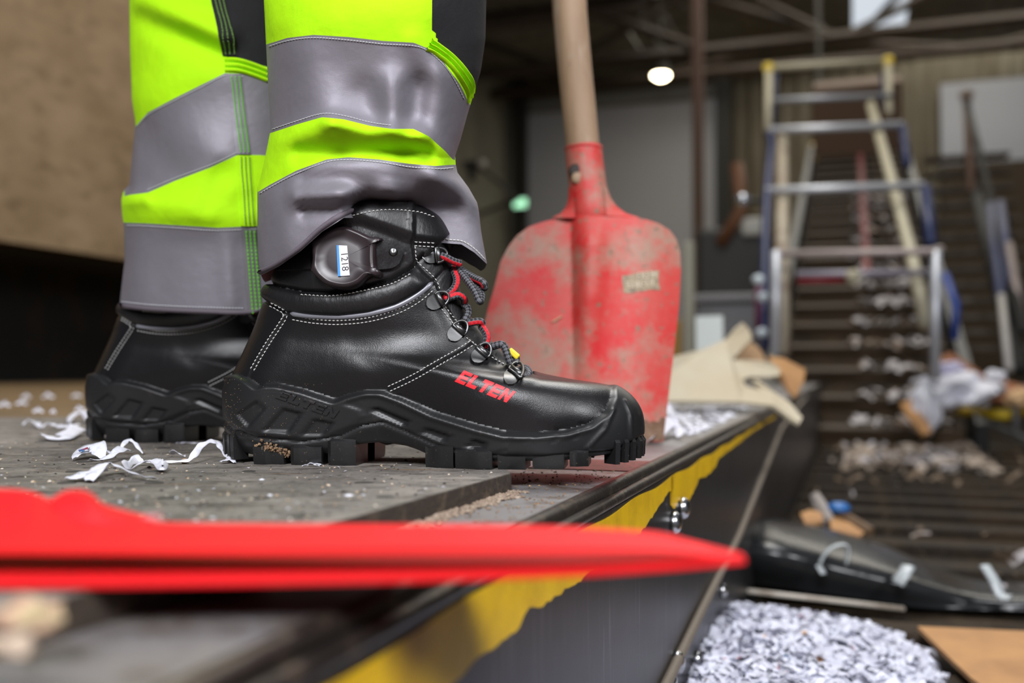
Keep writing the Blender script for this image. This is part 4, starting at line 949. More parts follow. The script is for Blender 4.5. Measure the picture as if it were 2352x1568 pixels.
letters((1056, 847), (1178, 897), 31, m_logo, 0.35, 0.0002, 0.00015, 'logo_letter')
n_common = None

# ---- eyelets (plate + ring), laces
eyes = [((988, 588), (1012, 585), 20), ((996, 695), (1018, 683), 24), ((1044, 768), (1062, 748), 24), ((1098, 820), (1116, 800), 24), ((1174, 868), (1190, 846), 24)]
eye_lift = 0.001
for (pl, rg, ang) in eyes:
    dx, dy = rg[0] - pl[0], rg[1] - pl[1]; L = math.hypot(dx, dy); ux, uy = dx / L, dy / L; wx, wy = -uy, ux
    rows = []
    for t in np.linspace(0, 1, 7):                          # D-shaped plate: round at the far end
        hw = 17 * math.sqrt(max(0.05, 1 - max(0, 1 - t / .6)**2)); cx, cy = pl[0] + ux * (t * 30 - 18), pl[1] + uy * (t * 30 - 18)
        rows.append([(cx + wx * hw * k, cy + wy * hw * k) for k in np.linspace(-1, 1, 7)])
    e = surf_grid(rows, 0.0008, 0.0009, 'eyelet', m_metal, boot)
    # folded barrel and wire ring
    c0 = (pl[0] + ux * 14, pl[1] + uy * 14)
    A, n0 = bhit(c0[0] - wx * 16, c0[1] - wy * 16, 0.0022); B, n1 = bhit(c0[0] + wx * 16, c0[1] + wy * 16, 0.0022)
    b = MB(); b.tube([A, (A + B) / 2, B], .0022, 10); b.build('eyelet_barrel', m_metal, e, True)
    ring_px = []
    for k in range(19):
        a = math.pi * (k / 18); ring_px.append((c0[0] + wx * 17 * math.cos(a) + ux * 22 * math.sin(a), c0[1] + wy * 17 * math.cos(a) + uy * 22 * math.sin(a)))
    base, nb = bhit(*c0, 0.0026); pl_n = BOOT_M.to_3x3() @ nb
    ringp = [BOOT_I @ onplane(x, y, BOOT_M @ base, pl_n) + nb * (0.0015 * math.sin(math.pi * k / 18)) for k, (x, y) in enumerate(ring_px)]
    b = MB(); b.tube(ringp + [ringp[0]], .0011, 8); b.build('eyelet_ring', m_metal, e, True)

def lace_mat(name, red):
    m = bpy.data.materials.new(name); m.use_nodes = True; nt = m.node_tree; b = nt.nodes['Principled BSDF']; b.inputs['Roughness'].default_value = .75
    uv = nt.nodes.new('ShaderNodeUVMap'); sep = nt.nodes.new('ShaderNodeSeparateXYZ'); nt.links.new(uv.outputs[0], sep.inputs[0])
    def math_(op, a, bb):
        n = nt.nodes.new('ShaderNodeMath'); n.operation = op
        for i, q in enumerate((a, bb)):
            if q is None: continue
            if isinstance(q, (int, float)): n.inputs[i].default_value = q
            else: nt.links.new(q, n.inputs[i])
        return n.outputs[0]
    ck = nt.nodes.new('ShaderNodeTexChecker'); mp = nt.nodes.new('ShaderNodeMapping'); mp.inputs['Rotation'].default_value = (0, 0, math.radians(45)); mp.inputs['Scale'].default_value = (9.0, 9.0, 1)
    nt.links.new(uv.outputs[0], mp.inputs[0]); nt.links.new(mp.outputs[0], ck.inputs['Vector']); ck.inputs['Scale'].default_value = 1.0
    ck.inputs['Color1'].default_value = (.008, .008, .009, 1); ck.inputs['Color2'].default_value = (.10, .10, .115, 1)
    st_ = math_('LESS_THAN', math_('ABSOLUTE', math_('SUBTRACT', math_('FRACT', sep.outputs['Y'], None), 0.5), None), 0.085)
    ckr = nt.nodes.new('ShaderNodeTexChecker'); nt.links.new(mp.outputs[0], ckr.inputs['Vector']); ckr.inputs['Scale'].default_value = 1.0
    ckr.inputs['Color1'].default_value = (.75, .008, .02, 1); ckr.inputs['Color2'].default_value = (.40, .004, .012, 1)
    mx = nt.nodes.new('ShaderNodeMix'); mx.data_type = 'RGBA'; nt.links.new(st_, mx.inputs[0]); nt.links.new(ck.outputs[0], mx.inputs[6]); nt.links.new(ckr.outputs[0], mx.inputs[7])
    nt.links.new(mx.outputs[2], b.inputs['Base Color'])
    bp = nt.nodes.new('ShaderNodeBump'); bp.inputs['Strength'].default_value = .6; bp.inputs['Distance'].default_value = .0006; nt.links.new(ck.outputs['Fac'], bp.inputs['Height']); nt.links.new(bp.outputs[0], b.inputs['Normal'])
    return m
m_lace = lace_mat('braided_lace', True)
def uv_tube(name, pts, r, m, parent, n=12, v0=0.0, M=None, ref=None):
    """round cord with UVs: u along in units of its radius, v around from 0 to 1"""
    p = [Vector(q) for q in crspline([list(q) for q in pts], max(12, len(pts) * 8))]; mN = len(p); vs_ = []; us = [0]
    ref = ref or Vector((0, -1, 0))
    for i, q in enumerate(p):
        t = (p[min(i + 1, mN - 1)] - p[max(i - 1, 0)]).normalized(); nx = (ref - t * ref.dot(t))
        if nx.length < 1e-3: nx = Vector((0, 0, 1)) - t * t.z
        nx.normalize(); ny = t.cross(nx)
        if i: us.append(us[-1] + (q - p[i - 1]).length / (r * 6.0))
        e = min(1, 0.55 + 0.45 * min(i, mN - 1 - i) / 2)
        for k in range(n):
            a = 2 * math.pi * k / n; vs_.append(q + (nx * math.cos(a) + ny * math.sin(a)) * r * e)
    fs = []; uvs = []
    for i in range(mN - 1):
        for k in range(n):
            k2 = (k + 1) % n; fs.append((i * n + k, i * n + k2, (i + 1) * n + k2, (i + 1) * n + k))
            a, c = k / n + v0, (k + 1) / n + v0; uvs += [(us[i], a), (us[i], c), (us[i + 1], c), (us[i + 1], a)]
    fs += [tuple(range(n))[::-1], tuple(range((mN - 1) * n, mN * n))]; uvs += [(0, .1)] * (2 * n)
    me = bpy.data.meshes.new(name); me.from_pydata([tuple(v) for v in vs_], [], fs); ul = me.uv_layers.new(name='UVMap')
    ul.data.foreach_set('uv', [c for q in uvs for c in q])
    return link(name, me, m, parent, True, M)
def L(px, py, lift, w=None):
    if w is not None: return BOOT_I @ onplane(px, py, HEEL + BY * w, BY)
    return bhit(px, py, lift)[0]
LR = 0.0027
lace_runs = [  # (pixel points with lift in mm above the boot), each a visible run of the lace
    ([(1010, 586, 3), (1026, 592, 5), (1042, 600, 5), (1060, 606, 3)], .42),
    ([(1015, 679, 3), (1030, 674, 6), (1044, 660, 7), (1049, 642, 6), (1043, 622, 5), (1040, 606, 3)], .40),
    ([(1020, 688, 3), (1036, 682, 6), (1052, 678, 6), (1064, 684, 5), (1068, 694, 3)], .56),
    ([(1062, 742, 3), (1070, 732, 6), (1076, 718, 6), (1074, 706, 5), (1062, 698, 3)], .0),
    ([(1068, 744, 3), (1084, 740, 6), (1102, 738, 6), (1110, 744, 4)], .45),
    ([(1112, 800, 3), (1116, 786, 6), (1118, 772, 6), (1112, 758, 5), (1104, 748, 3)], .38),
    ([(1120, 800, 3), (1136, 794, 6), (1152, 791, 6), (1160, 800, 5), (1166, 818, 5), (1174, 840, 3)], .0),
    ([(1180, 838, 3), (1186, 826, 4), (1182, 818, 4), (1176, 828, 3)], .1),
    ([(1196, 848, 2), (1208, 846, 3), (1214, 856, 3), (1206, 866, 2), (1194, 864, 2)], .0)]
lp = empty('lace'); lp.parent = boot
for run, v0 in lace_runs:
    d0 = (BOOT_M @ L(*run[0][:2], .0035)).y; d1 = (BOOT_M @ L(*run[-1][:2], .0025)).y; nr_ = len(run) - 1
    uv_tube('lace_run', [BOOT_I @ P(x, y, d0 + (d1 - d0) * i / nr_ - max(0, h - 2) * .0007) for i, (x, y, h) in enumerate(run)], LR, m_lace, lp, v0=v0)
# bow loops hanging past the instep
uv_tube('lace_loop', [L(1040, 606, 0, .000), L(1062, 622, 0, -.004), L(1088, 638, 0, -.010), L(1108, 648, 0, -.016), L(1113, 660, 0, -.014), L(1098, 656, 0, -.008), L(1070, 636, 0, -.002), L(1044, 612, 0, .004)], LR, m_lace, lp, v0=.35)
uv_tube('lace_loop', [L(1046, 612, 0, -.004), L(1070, 640, 0, -.012), L(1090, 668, 0, -.018), L(1102, 692, 0, -.020), L(1106, 676, 0, -.014), L(1092, 652, 0, -.008), L(1060, 622, 0, 0)], LR, m_lace, lp, v0=.0)
# small yellow tag caught in the lace
b = MB(); q = L(1180, 812, 6 * mm); b.box((0, 0, 0), (.009, .003, .0045), Matrix.Translation(q) @ Matrix.Rotation(.7, 4, 'Y'), .0012); o = b.build('yellow_tag', mat('yellow_plastic', (.75, .62, .03), .4), boot); o['label'] = 'tiny yellow plastic tag in the lace'

def copy_tree(o, parent=None):
    c = o.copy(); COL.objects.link(c)
    if parent is not None: c.parent = parent; c.matrix_parent_inverse = o.matrix_parent_inverse.copy()
    for ch in list(o.children): copy_tree(ch, c)
    return c
# the other boot stands farther from the camera; its sole carries no moulded word
other = copy_tree(boot)
YAW2 = math.radians(7)
other.matrix_world = Matrix.Translation(Vector(((203 - 1176) / FPX * 0.955, 0.955, 0))) @ Matrix.Rotation(-YAW2, 4, 'Z')
tag(boot, 'black leather safety boot with red print, nearer the camera, toe over the plate edge', 'boot', 'pair of black safety boots')
tag(other, 'black leather safety boot half hidden behind the nearer boot, paper strips at its heel', 'boot', 'pair of black safety boots')
# moulded word on the nearer boot's heel
letters((640, 893), (778, 941), 21, m_rubber, 0.3, 0.0010, 0.0, 'moulded_letter')
# caked soil on the nearer heel
b = MB()
for k in range(150):
    x = random.gauss(632, 22); y = 1022 + (x - 600) * .25 + random.gauss(0, 6); p, n = bhit(x, min(y, 1046), 0.0004); p = p + n * random.uniform(0.001, .0032)
    r = random.uniform(.0005, .0016); M = Matrix.Translation(p) @ Matrix.Rotation(random.random() * 6, 4, 'X') @ Matrix.Rotation(random.random() * 6, 4, 'Y')
    b.add([tuple(M @ (Vector(v) * r)) for v in ((1, 0, 0), (-1, 0, 0), (0, 1, 0), (0, -1, 0), (0, 0, 1), (0, 0, -1))], [(0, 2, 4), (2, 1, 4), (1, 3, 4), (3, 0, 4), (2, 0, 5), (1, 2, 5), (3, 1, 5), (0, 3, 5)])
for k in range(160):
    x = random.choice((random.uniform(516, 560), random.uniform(600, 760))); y = random.uniform(870, 1000); p, n = bhit(x, y, 0.0002); r = random.uniform(.00015, .0004)
    M = Matrix.Translation(p)
    b.add([tuple(M @ (Vector(v) * r)) for v in ((1, 0, 0), (-1, 0, 0), (0, 1, 0), (0, -1, 0), (0, 0, 1), (0, 0, -1))], [(0, 2, 4), (2, 1, 4), (1, 3, 4), (3, 0, 4), (2, 0, 5), (1, 2, 5), (3, 1, 5), (0, 3, 5)])
o = b.build('caked_soil', m_soil, boot); o['kind'] = 'stuff'; o['label'] = 'brown soil and dust caked on the heel tread'
# ================================================================== person: work trousers over the boots
m_hi = mat('fluorescent_yellow_twill', (0.43, 0.84, 0.004), 0.8, spec=0.2, bump=[((2600, 900, 2600), 0.25, 0.0006), (35, .30, .005), (12, .45, .012)])
m_band = mat('silver_reflective_tape', (0.225, 0.210, 0.238), 0.55, metal=0.35, spec=0.3, bump=[(2200, 0.22, 0.0005), (40, .16, .005), (14, .30, .010)])
m_knee = mat('charcoal_knee_fabric', (0.016, 0.0155, 0.017), 0.8, spec=0.25, bump=[((2500, 2500, 2500), 0.45, 0.0010), (40, .3, .006)])
m_hem = mat('mauve_grey_binding', (0.115, 0.095, 0.115), 0.7, bump=[((1800, 1800, 600), .4, .0008)])
m_gthread = mat('green_thread', (0.16, 0.62, 0.02), 0.7)
m_dthread = mat('dark_grey_thread', (0.10, 0.10, 0.11), 0.7)

NC, NRW = 150, 14
class Leg:
    def __init__(s, xl, xr, rows, dc, bulge, folds, bulge_x=None):
        s.xl = np.array(xl, float); s.xr = np.array(xr, float); s.rows = rows; s.dc = dc; s.bulge = bulge; s.folds = folds
        th = np.linspace(0, np.pi, NC); s.s = -np.cos(th)                     # -1..1, dense at the sides
        Y = []
        for r in rows:
            r = np.array(r, float); y = np.full(NC, r[:, 1].mean())
            for _ in range(4):
                a, c = s.sil(y); x = a + (s.s + 1) / 2 * (c - a); y = np.interp(x, r[:, 0], r[:, 1])
            Y.append(y)
        s.Y = np.array(Y)
        s.band_v = []; s.grid = []; s.far = []
        for k in range(len(rows) - 1):
            ys = np.array([s.Y[k] + (s.Y[k + 1] - s.Y[k]) * t for t in np.linspace(0, 1, NRW if k else 110)])
            a, c = s.sil(ys); xs = a + (s.s[None] + 1) / 2 * (c - a)
            bz = s.bulge(xs, ys); shape = np.sqrt(np.clip(1 - s.s**2, 0, 1))[None] ** 0.9
            fd = np.zeros(xs.shape)
            for (p0, p1, wd, h) in folds:
                wd, h = wd * 1.35, h * .95
                d, _ = seg_dist(xs, ys, [p0, p1]); fd += h * np.exp(-(d / wd)**2)
            dep = s.dc - bz * shape - fd * np.clip(shape * 2.5, 0, 1)
            near = np.array([[tuple(P(xs[i, j], ys[i, j], dep[i, j])) for j in range(NC)] for i in range(xs.shape[0])])
            hang = (np.linspace(0, 1, xs.shape[0])[:, None]**2 * 34) if k == len(rows) - 2 else 0.0
            yav = np.minimum(ys, ys.mean(axis=1, keepdims=True) + 0.5 * (ys - ys.mean(axis=1, keepdims=True)))
            far = np.array([[tuple(P(xs[i, j], ys[i, j] * .5 + yav[i, j] * .5 + (hang[i, 0] if k == len(rows) - 2 else 0) * min(1, shape[0, j] * 3), s.dc + max(.062, 0) * shape[0, j])) for j in range(NC)] for i in range(xs.shape[0])])
            # keep silhouette columns shared
            far[:, 0] = near[:, 0]; far[:, -1] = near[:, -1]
            s.grid.append(near); s.far.append(far); s.band_v.append((xs, ys))
        V_, F_ = [], []
        for g in s.grid:
            o = len(V_); V_ += [tuple(p) for p in g.reshape(-1, 3)]; R = g.shape[0]
            F_ += [(o + i * NC + j, o + i * NC + j + 1, o + (i + 1) * NC + j + 1, o + (i + 1) * NC + j) for i in range(R - 1) for j in range(NC - 1)]
        s.bvh = BVHTree.FromPolygons(V_, F_)
    def sil(s, y): return np.interp(y, s.xl[:, 1], s.xl[:, 0]), np.interp(y, s.xr[:, 1], s.xr[:, 0])
    def hit(s, px, py, lift=0):
        loc, n, _, _ = s.bvh.ray_cast(CAMV, ray(px, py).normalized())
        if loc is None: return None, None
        if n.dot(ray(px, py)) > 0: n = -n
        return loc + n * lift, n
    def panel(s, k, name, m, parent, keep=None):
        g, f = s.grid[k], s.far[k]; R = g.shape[0]; ring = np.concatenate([g, f[:, ::-1][:, 1:-1]], 1); n = ring.shape[1]
        fs = []; xs, ys = s.band_v[k]
        for i in range(R - 1):
            for j in range(n):
                if keep is not None:
                    jj = j if j < NC else n - j; jj = min(max(jj, 0), NC - 1)
                    if not keep(xs[i, jj], ys[i, jj]): continue
                fs.append((i * n + j, (i + 1) * n + j, (i + 1) * n + (j + 1) % n, i * n + (j + 1) % n))
        me = bpy.data.meshes.new(name); me.from_pydata([tuple(p) for p in ring.reshape(-1, 3)], [], fs)
        bm = bmesh.new(); bm.from_mesh(me); bmesh.ops.delete(bm, geom=[v for v in bm.verts if not v.link_faces], context='VERTS')
        bmesh.ops.recalc_face_normals(bm, faces=bm.faces); bm.to_mesh(me); bm.free()
        return link(name, me, m, parent, True)
    def dashes(s, b, line, pitch, ln, w, lift=.0004, off=0, smooth=True):
        p = resample(crspline(line, 80) if smooth else line, pitch)
        for i in range(len(p) - 1):
            d = p[i + 1] - p[i]; d = d / np.hypot(*d); q = p[i] + np.array([-d[1], d[0]]) * off
            A, n0 = s.hit(*q, lift); B, n1 = s.hit(*(q + d * ln), lift)
            if A is None or B is None or (A - B).length > .01: continue
            b.tube([A, B], w, 5)
    def ribbon(s, name, line_a, line_b, lift, m, parent, n=60, nw=5, round_=0.0):
        a = crspline(line_a, n); c = crspline(line_b, n); top = []; bot = []; R = []
        for i in range(n):
            for j in range(nw):
                t = j / (nw - 1); q = a[i] * (1 - t) + c[i] * t; h, nn = s.hit(*q)
                if h is None:
                    if R: top.append(top[-1]); bot.append(bot[-1]); continue
                    h = P(q[0], q[1], s.dc - .05); nn = Vector((0, -1, 0))
                top.append(h + nn * (lift + round_ * math.sin(math.pi * t))); bot.append(h - nn * .0008); R.append(1)
        n0 = n * nw; fs = []
        for i in range(n - 1):
            for j in range(nw - 1):
                q = i * nw + j; fs.append((q, q + 1, q + nw + 1, q + nw))
            fs.append((i * nw, (i + 1) * nw, n0 + (i + 1) * nw, n0 + i * nw)); q = i * nw + nw - 1; fs.append((q, n0 + q, n0 + q + nw, q + nw))
        bb = MB(); bb.add([tuple(p) for p in top + bot], fs); return bb.build(name, m, parent, 50)

person = empty('person', Matrix.Translation((-.14, .82, 0)))
tag(person, 'standing person in fluorescent yellow work trousers with silver reflective bands, seen below the knee', 'person')
PI_ = person.matrix_world.inverted()
def under(o, par):          # parent keeping world place
    bpy.context.view_layer.update(); o.parent = par; o.matrix_parent_inverse = par.matrix_world.inverted(); return o

# ---- nearer leg
def bul_r(x, y):
    b = np.interp(y, [-900, 0, 150, 300, 400, 470, 640], [.085, .078, .073, .070, .068, .066, .060]) * np.ones_like(x)
    # the hem tucks behind the boot cuff in the middle, hangs out at heel and shin
    k = sstep(770, 840, x) * sstep(400, 478, y)
    b = b * (1 - k) + k * np.interp(x, [780, 850, 1010, 1120], [.050, .028, .024, .030])
    return b
xl_r = [(590, -900), (606, -60), (606, 0), (611, 100), (616, 200), (621, 300), (612, 350), (600, 410), (591, 445), (591, 520), (594, 600), (600, 645), (606, 700)]
xr_r = [(1130, -900), (1119, -60), (1117, 0), (1115, 90), (1104, 165), (1088, 215), (1074, 262), (1058, 320), (1044, 362), (1050, 395), (1076, 430), (1098, 470), (1106, 540), (1118, 606), (1120, 640)]
rows_r = [[(560, -900), (1150, -900)],
          [(600, 108), (612, 102), (660, 87), (720, 80), (800, 85), (880, 94), (950, 98), (985, 112), (1020, 144), (1045, 180), (1066, 222), (1090, 262)],
          [(600, 312), (620, 306), (680, 286), (740, 269), (790, 274), (850, 289), (900, 296), (950, 296), (985, 313), (1020, 345), (1040, 366), (1060, 372)],
          [(580, 448), (597, 438), (620, 424), (680, 392), (750, 366), (800, 361), (870, 366), (940, 376), (1000, 381), (1042, 378), (1060, 380)],
          [(580, 640), (600, 632), (640, 612), (690, 577), (740, 532), (790, 500), (815, 500), (850, 545), (940, 560), (1006, 557), (1060, 561), (1090, 580), (1118, 606), (1130, 612)]]
folds_r = [((640, 60), (960, 20), 60, .008), ((950, 97), (1000, 160), 22, .004), ((835, 215), (850, 270), 30, -.007), ((960, 200), (950, 280), 24, -.009), ((900, 190), (905, 285), 22, .006), ((1010, 190), (1000, 330), 26, .005), ((740, 275), (700, 140), 40, .005),
           ((640, 320), (760, 285), 20, .006), ((760, 285), (960, 312), 18, .009), ((960, 312), (1025, 360), 18, .006), ((690, 352), (980, 345), 16, -.009),
           ((680, 452), (900, 440), 15, .010), ((700, 478), (880, 474), 13, -.008), ((1000, 400), (1085, 470), 20, .010), ((880, 440), (1000, 455), 16, .006), ((640, 480), (660, 560), 30, .004), ((930, 410), (1090, 480), 20, -.004), ((620, 90), (640, 300), 22, -.003), ((700, 410), (950, 405), 14, -.003)]
legr = Leg(xl_r, xr_r, rows_r, .735, bul_r, folds_r)
tr = empty('trouser_leg'); tr.parent = person
def knee_split(x, y):       # x of the seam between yellow and charcoal at height y
    return np.interp(y, [-900, 0, 60, 100, 135, 160, 190], [985, 988, 992, 1008, 1052, 1074, 1092])
ks = lambda x, y: x < knee_split(x, y)
kn = lambda x, y: x >= knee_split(x, y)
fix = lambda o, par: under(o, par)
fix(legr.panel(0, 'yellow_panel', m_hi, None, ks), tr); fix(legr.panel(0, 'knee_panel', m_knee, None, kn), tr)
fix(legr.panel(1, 'reflective_band', m_band, None), tr); fix(legr.panel(2, 'yellow_panel', m_hi, None), tr); fix(legr.panel(3, 'reflective_band', m_band, None), tr)
for off, h in ((0, .0016), (10, .0022), (20, .0018)):
    la = [(992 - off * .6, 88 + off), (1010 - off * .5, 100 + off * .9), (1045 - off * .4, 128 + off), (1076 - off * .6, 165 + off), (1087 - off * .6, 188 + off), (1086 - off * .5, 208 + off)]
    lb = [(x - 3, y + 8.5) for x, y in la]
    fix(legr.ribbon('yellow_piping', la, lb, .0006, m_hi, None, 40, 5, h), tr)
b = MB()
legr.dashes(b, [(x, y + 7) for x, y in rows_r[1][1:-1]], 7.0, 5.2, .00035); legr.dashes(b, [(x, y - 7) for x, y in rows_r[2][1:7]], 7.0, 5.2, .00035)
legr.dashes(b, [(x, y + 7) for x, y in rows_r[3][1:-1]], 7.5, 5.6, .0004)
o = fix(b.build('stitching', mat('light_grey_thread', (.50, .50, .53), .7), None), tr); o['kind'] = 'stuff'
hl = [(x, y - 2) for x, y in rows_r[4][1:6]] + [(812, 487)]; fix(legr.ribbon('hem_binding', [(x - 5, y - 10) for x, y in hl], hl, .0012, m_hem, None, 70, 5, .0012), tr)
hl2 = [(1008, 551), (1035, 556), (1062, 559), (1090, 577), (1114, 602)]
b = MB(); legr.dashes(b, [(x, y - 5) for x, y in hl2], 8, 6, .0005); o = fix(b.build('hem_stitching', m_thread, None), tr); o['kind'] = 'stuff'

# ---- farther leg
dc2 = .945
xl_l = [(285, -900), (297, -60), (298, 100), (303, 230), (312, 285), (307, 340), (300, 410), (297, 440), (284, 452), (279, 468), (281, 495), (285, 520), (286, 600), (280, 650), (274, 705), (273, 725)]
xr_l = [(720, -900), (715, -60), (710, 200), (712, 400), (708, 600), (700, 730)]
rows_l = [[(250, -900), (760, -900)],
          [(290, 318), (312, 290), (340, 258), (400, 226), (460, 196), (517, 168), (560, 170), (612, 183), (720, 210)],
          [(280, 452), (300, 447), (340, 442), (400, 416), (480, 386), (545, 356), (600, 356), (720, 372)],
          [(270, 510), (285, 511), (340, 513), (420, 518), (500, 523), (590, 519), (720, 515)],
          [(260, 706), (273, 708), (350, 716), (450, 721), (560, 724), (600, 716), (720, 700)]]
folds_l = [((310, 0), (520, 85), 20, .012), ((330, 45), (505, 125), 22, -.011), ((330, 230), (500, 150), 40, .005), ((300, 470), (480, 480), 22, .008), ((290, 455), (330, 452), 14, .010), ((480, 470), (510, 400), 22, -.006), ((340, 330), (400, 400), 30, -.005), ((310, 300), (300, 420), 16, .005), ((420, 300), (500, 350), 40, .005), ((320, 560), (330, 680), 22, .003), ((520, 560), (530, 690), 18, .003), ((400, 440), (520, 440), 22, .004)]
legl = Leg(xl_l, xr_l, rows_l, dc2, lambda x, y: np.interp(y, [-900, 0, 300, 450, 500, 560, 720], [.10, .095, .090, .092, .095, .085, .080]) * np.ones_like(x), folds_l)
tl = empty('trouser_leg'); tl.parent = person
def seam_x(y): return np.interp(y, [-900, 0, 120, 200, 355, 520, 725], [420, 488, 514, 527, 545, 556, 572])
kp = lambda x, y: (x < seam_x(y)) | (y > np.interp(x, [510, 560, 612, 720], [128, 134, 152, 190]))
fix(legl.panel(0, 'yellow_panel', m_hi, None, kp), tl); fix(legl.panel(0, 'knee_panel', m_knee, None, lambda x, y: not kp(x, y)), tl)
fix(legl.panel(1, 'reflective_band', m_band, None), tl); fix(legl.panel(2, 'yellow_panel', m_hi, None), tl); fix(legl.panel(3, 'reflective_band', m_band, None), tl)
sw = 32
for (y0, y1, mm_) in ((-40, 128, m_knee), (172, 354, m_band), (358, 518, m_hi), (524, 724, mat('grey_seam_tape', (.15, .14, .15), .5, spec=.4))):
    yy = np.linspace(y0, y1, 12); la = [(seam_x(y) - 3, y) for y in yy]; lb = [(seam_x(y) + sw, y + 1) for y in yy]
    fix(legl.ribbon('side_seam', la, lb, .0008, mm_, None, 30, 5, .0006), tl)
b = MB(); b2 = MB()
for q in (8, 17, 26):
    legl.dashes(b, [(seam_x(y) + q, y) for y in np.linspace(528, 722, 12)], 9, 6.5, .0006, .0022)
    legl.dashes(b, [(seam_x(y) + q, y) for y in np.linspace(176, 352, 12)], 6, 4.4, .0005, .0022)
    legl.dashes(b2, [(seam_x(y) + q, y) for y in np.linspace(-30, 126, 12)], 6, 4.6, .0005, .0022)
    legl.dashes(b2, [(seam_x(y) + q, y) for y in np.linspace(360, 516, 12)], 6, 4.6, .00045, .0022)
o = fix(b.build('green_stitching', m_gthread, None), tl); o['kind'] = 'stuff'
o = fix(b2.build('dark_stitching', mat('olive_thread', (.16, .30, .06), .7), None), tl); o['kind'] = 'stuff'
b = MB()
legl.dashes(b, [(x, y + 6) for x, y in rows_l[1][1:7]], 6, 4.5, .0004); legl.dashes(b, [(x, y - 6) for x, y in rows_l[2][2:6]], 6, 4.5, .0004); legl.dashes(b, [(x, y + 6) for x, y in rows_l[3][1:6]], 6.5, 4.6, .0004)
legl.dashes(b, [(x, y - 16) for x, y in rows_l[4][1:5]], 7, 5, .0005)
o = fix(b.build('stitching', mat('light_grey_thread', (.50, .50, .53), .7), None), tl); o['kind'] = 'stuff'
hl = [(x, y - 1) for x, y in rows_l[4][1:6]]; fix(legl.ribbon('hem_binding', [(x, y - 12) for x, y in hl], hl, .0012, m_hem, None, 50, 5, .0016), tl)
la = [(517, 132), (545, 133), (575, 141), (612, 155)]
for off in (0, 12, 24): fix(legl.ribbon('yellow_piping', [(x, y + off) for x, y in la], [(x, y + off + 10) for x, y in la], .0008, m_hi, None, 24, 5, .0016), tl)

# ---- legs inside the clothes: one continuous skin-grown body up to the hips
me = bpy.data.meshes.new('body'); A1 = BOOT_M @ Vector((.075, 0, .05)); A2 = other.matrix_world @ Vector((.075, 0, .05))
H1 = Vector((-.13, .76, .82)); H2 = Vector((-.16, .92, .82)); hip = Vector((-.145, .84, .92))
vsb = [hip, H1, (H1 + A1) / 2 + Vector((.0, -.0, .05)), A1 + Vector((0, 0, .14)), A1, A1 + Vector((.12, -.01, -.02)), H2, (H2 + A2) / 2 + Vector((.0, 0, .05)), A2 + Vector((0, 0, .14)), A2, A2 + Vector((.12, -.01, -.02)), hip + Vector((0, 0, .15))]
me.from_pydata([tuple(v) for v in vsb], [(0, 1), (1, 2), (2, 3), (3, 4), (4, 5), (0, 6), (6, 7), (7, 8), (8, 9), (9, 10), (0, 11)], [])
o = link('body', me, mat('dark_sock', (.03, .03, .035), .9), None)
md = o.modifiers.new('skin', 'SKIN'); md.use_smooth_shade = True
for i, r in enumerate((.13, .085, .055, .036, .030, .024, .085, .055, .036, .030, .024, .14)):
    me.skin_vertices[0].data[i].radius = (r, r)
me.skin_vertices[0].data[0].use_root = True
o.modifiers.new('sub', 'SUBSURF').levels = 1
fix(o, person)
# ================================================================== shovel
m_shred = mat('worn_red_paint', (0.58, 0.012, 0.016), 0.52, spec=0.4, noise=[((0.55, 0.075, 0.062), 14, 0.36, 0.60, 7), ((0.37, 0.21, 0.155), 18, 0.46, 0.64, 8), ((0.22, 0.15, 0.10), 120, 0.58, 0.68, 5)], bump=[(120, 0.25, 0.001)])
m_rust = mat('bare_rusty_steel', (0.16, 0.085, 0.05), 0.7, metal=0.2, noise=[((0.26, 0.17, 0.11), 60, 0.45, 0.7, 6)], bump=[(150, .4, .001)])
m_wood = mat('weathered_wood', (0.36, 0.235, 0.145), 0.62, noise=[((0.24, 0.15, 0.09), (30, 30, 5), 0.42, 0.72, 6), ((0.42, 0.33, 0.25), (60, 60, 10), 0.55, 0.72, 5), ((0.09, 0.065, 0.05), (90, 90, 40), 0.66, 0.74, 4)], bump=[((200, 200, 14), .3, .001)])
SHD = 1.075
shovel = empty('shovel', Matrix.Translation(P(1400, 1012, SHD)))
SI = shovel.matrix_world.inverted()
def sp(p): return tuple(SI @ p)
def left_x(y): return np.interp(y, [498, 502, 508, 520, 540, 565, 600, 650, 720, 800, 900, 1016], [1320, 1280, 1250, 1215, 1188, 1168, 1150, 1138, 1118, 1098, 1075, 1052])
def right_x(y): return np.interp(y, [494, 497, 502, 512, 528, 548, 575, 620, 700, 800, 900, 960, 1012], [1390, 1440, 1478, 1512, 1538, 1553, 1562, 1564, 1560, 1549, 1537, 1530, 1524])
rows = []; NYS, NXS = 70, 80
ysv = np.concatenate([np.linspace(494, 560, 22), np.linspace(563, 1014, NYS - 22)])
def ridge_c(y): return np.interp(y, [340, 494, 620, 760, 880, 1014], [1342, 1358, 1358, 1352, 1348, 1345])
def ridge_w(y): return np.interp(y, [494, 560, 700, 860, 1014], [46, 44, 38, 30, 28])
def ridge_h(y): return np.interp(y, [494, 520, 560, 680, 800, 900, 1014], [.013, .016, .021, .019, .010, .003, .001])
V_ = []; 
tilt = lambda y: SHD + (1012 - y) / 2100 * 0.10          # blade leans back a little
